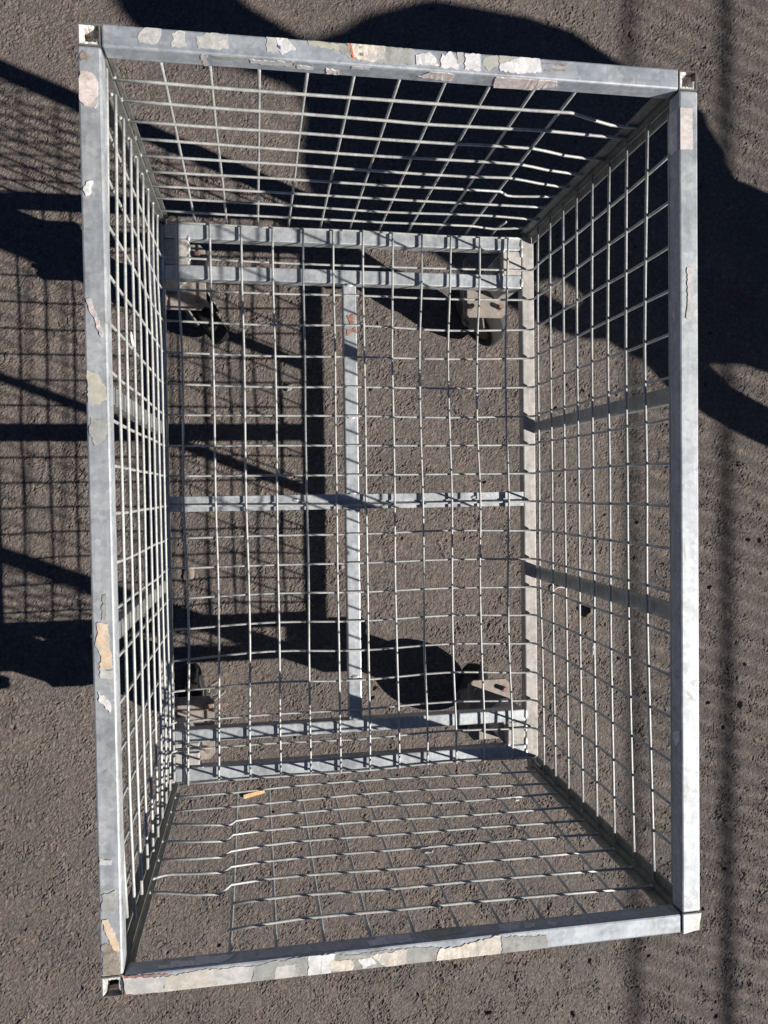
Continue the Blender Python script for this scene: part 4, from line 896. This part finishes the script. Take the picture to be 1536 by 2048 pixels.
for s in (-1, 1):
    if s < 0: h = chain(3, [(-.17, -.01, 1.33), (-.262, -.03, 1.08), (-.275, .03, .87), (-.21, .09, .80)], [.055, .03, .026, .028])
    else: h = chain(3, [(.17, -.01, 1.31), (.235, -.03, 1.15), (.22, .05, .985), (.17, .10, .96)], [.062, .045, .032, .030])
    hands.append(h)
    bx_, by_, bz_ = Vb[h]
    for f, (dy, ln) in enumerate(((.018, .055), (.006, .062), (-.006, .058), (-.018, .046))):
        chain(h, [(bx_ - s * .03, by_ + .02, bz_ + dy), (bx_ - s * (.03 + ln * .5), by_ + .026, bz_ + dy - .004), (bx_ - s * (.03 + ln), by_ + .022, bz_ + dy - .010)], [.010, .0085, .0075])
    chain(h, [(bx_ - s * .005, by_ - .02, bz_ + .03), (bx_ - s * .01, by_ - .045, bz_ + .038)], [.011, .009])
body = skin_body('body', Vb, Eb, Rb, M_SKIN, person)
# face: nose, ears, eyes, mouth
bm = bmesh.new(); add_cyl(bm, (0, .095, 1.615), (0, .118, 1.595), .007, .013, 10); bm_obj('nose', bm, M_SKIN, person)
for s in (-1, 1):
    bm = bmesh.new(); bmesh.ops.create_icosphere(bm, subdivisions=2, radius=.011, matrix=Matrix.Translation((s * .032, .094, 1.625))); bm_obj('eye', bm, PM['white'], person, True)
    bm = bmesh.new(); bmesh.ops.create_icosphere(bm, subdivisions=2, radius=1, matrix=Matrix.Translation((s * .085, .005, 1.61)) @ Matrix.Diagonal((.010, .02, .032, 1))); bm_obj('ear', bm, M_SKIN, person, True)
bm = bmesh.new(); bmesh.ops.create_icosphere(bm, subdivisions=2, radius=1, matrix=Matrix.Translation((0, .098, 1.565)) @ Matrix.Diagonal((.024, .006, .006, 1))); bm_obj('mouth', bm, PM['rust'], person, True)
bm = bmesh.new(); bmesh.ops.create_icosphere(bm, subdivisions=3, radius=1, matrix=Matrix.Translation((0, -.018, 1.65)) @ Matrix.Diagonal((.095, .105, .095, 1)))
bm_obj('hair', bm, M_HAIR, person, True)
# coat: lofted rings; half widths follow the shadow it throws
CO = [(.42, .19, .15, .16), (.51, .195, .165, .16), (.60, .21, .175, .155), (.67, .245, .18, .15), (.76, .30, .19, .15), (.82, .29, .26, .145), (.86, .22, .318, .14), (.95, .20, .328, .14), (1.00, .21, .335, .14), (1.05, .262, .342, .14), (1.13, .252, .325, .14), (1.275, .285, .265, .14), (1.31, .31, .225, .13), (1.345, .266, .19, .115), (1.375, .12, .14, .09), (1.43, .06, .065, .07)]
V, F = [], []
n = 32
for z, wl, wr_, dp in CO:
    for k in range(n):
        a = 2 * math.pi * k / n
        c_, s_ = math.cos(a), math.sin(a)
        rip = 1 + (.035 * math.sin(6 * a + z * 5)) * (1 if z < 1.1 else .3)
        V.append(((wr_ if c_ > 0 else wl) * abs(c_) ** .85 * (1 if c_ > 0 else -1) * rip, dp * abs(s_) ** .85 * (1 if s_ > 0 else -1) * rip, z))
for i in range(len(CO) - 1):
    for k in range(n):
        F.append((i*n + k, i*n + (k+1) % n, (i+1)*n + (k+1) % n, (i+1)*n + k))
coat = obj('coat', V, F, M_COAT, person, True); sm = coat.modifiers.new('t', 'SOLIDIFY'); sm.thickness = .006
for s in (-1, 1):
    if s < 0: arm, ar = [(-.17, -.01, 1.33), (-.215, -.02, 1.22), (-.262, -.03, 1.08), (-.282, -.01, .96), (-.272, .03, .86), (-.235, .06, .80)], .033
    else: arm, ar = [(.15, -.01, 1.31), (.20, -.025, 1.23), (.235, -.03, 1.15), (.23, .03, 1.05), (.205, .06, .99)], .055
    V, F = tube_geo(catmull(arm, 4), ar, 16)
    obj('sleeve', V, F, M_COAT, person, True)
    k_ = 2.4 if s < 0 else 1.0
    lp = [(-.12, 0, .90), (-.27, .008, .72), (-.316, .01, .60), (-.325, .01, .45), (-.315, 0, .28), (-.312, -.01, .09)] if s < 0 else [(.10, 0, .92), (.112, .008, .68), (.125, .01, .48), (.13, 0, .28), (.13, -.01, .09)]
    V, F = tube_geo(catmull(lp, 4), .046 if s < 0 else .085, 18)
    obj('trouser_leg', V, F, M_TROUSER, person, True)
    bm = bmesh.new(); add_box(bm, (s * .13 * k_ - .05, -.09, 0), (s * .13 * k_ + .05, .19, .085), .03, 4); bm_obj('shoe', bm, M_SHOE, person, True)

# ---------------------------------------------------------------- mesh fence further off, outside the picture; its top rails throw the two soft stripes
M_FENCE = plain('fence_steel', (0.22, 0.23, 0.23), 0.5, 0.4)
fence = bpy.data.objects.new('mesh_fence', None); COL.objects.link(fence)
FXX = 3.6
tag(fence, 'tall steel mesh fence standing along the right edge of the yard', 'fence')
zA = (FXX - 0.690) / 1.305; zB2 = (FXX - 0.935) / 1.305
def fbar(lo, hi, name): box(name, lo, hi, M_FENCE, fence, 0)
FYA, FYB = -3.0, 0.8
fbar((FXX - .009, FYA, zA - .005), (FXX + .007, FYB, zA + .005), 'fence_rail')
fbar((FXX - .010, FYA, zB2 - .007), (FXX + .007, FYB, zB2 + .007), 'fence_rail')
fbar((FXX - .022, FYA, 1.45), (FXX + .022, FYB, 1.50), 'fence_rail')
fbar((FXX - .022, FYA, 0.10), (FXX + .022, FYB, 0.15), 'fence_rail')
for y in (-3.0, 0.8):
    fbar((FXX + .025, y - .03, 0), (FXX + .085, y + .03, zA + .03), 'fence_post')
y = FYA + .04
first = None
while y < FYB:
    if first is None:
        first = box('fence_wire', (FXX - .003, -.0031, 0.06), (FXX + .003, .0031, zA), M_FENCE, fence, 0)
        first.location = (0, y, 0)
    else:
        c_ = first.copy(); COL.objects.link(c_); c_.parent = fence; c_.location = (0, y, 0)
    y += 0.046
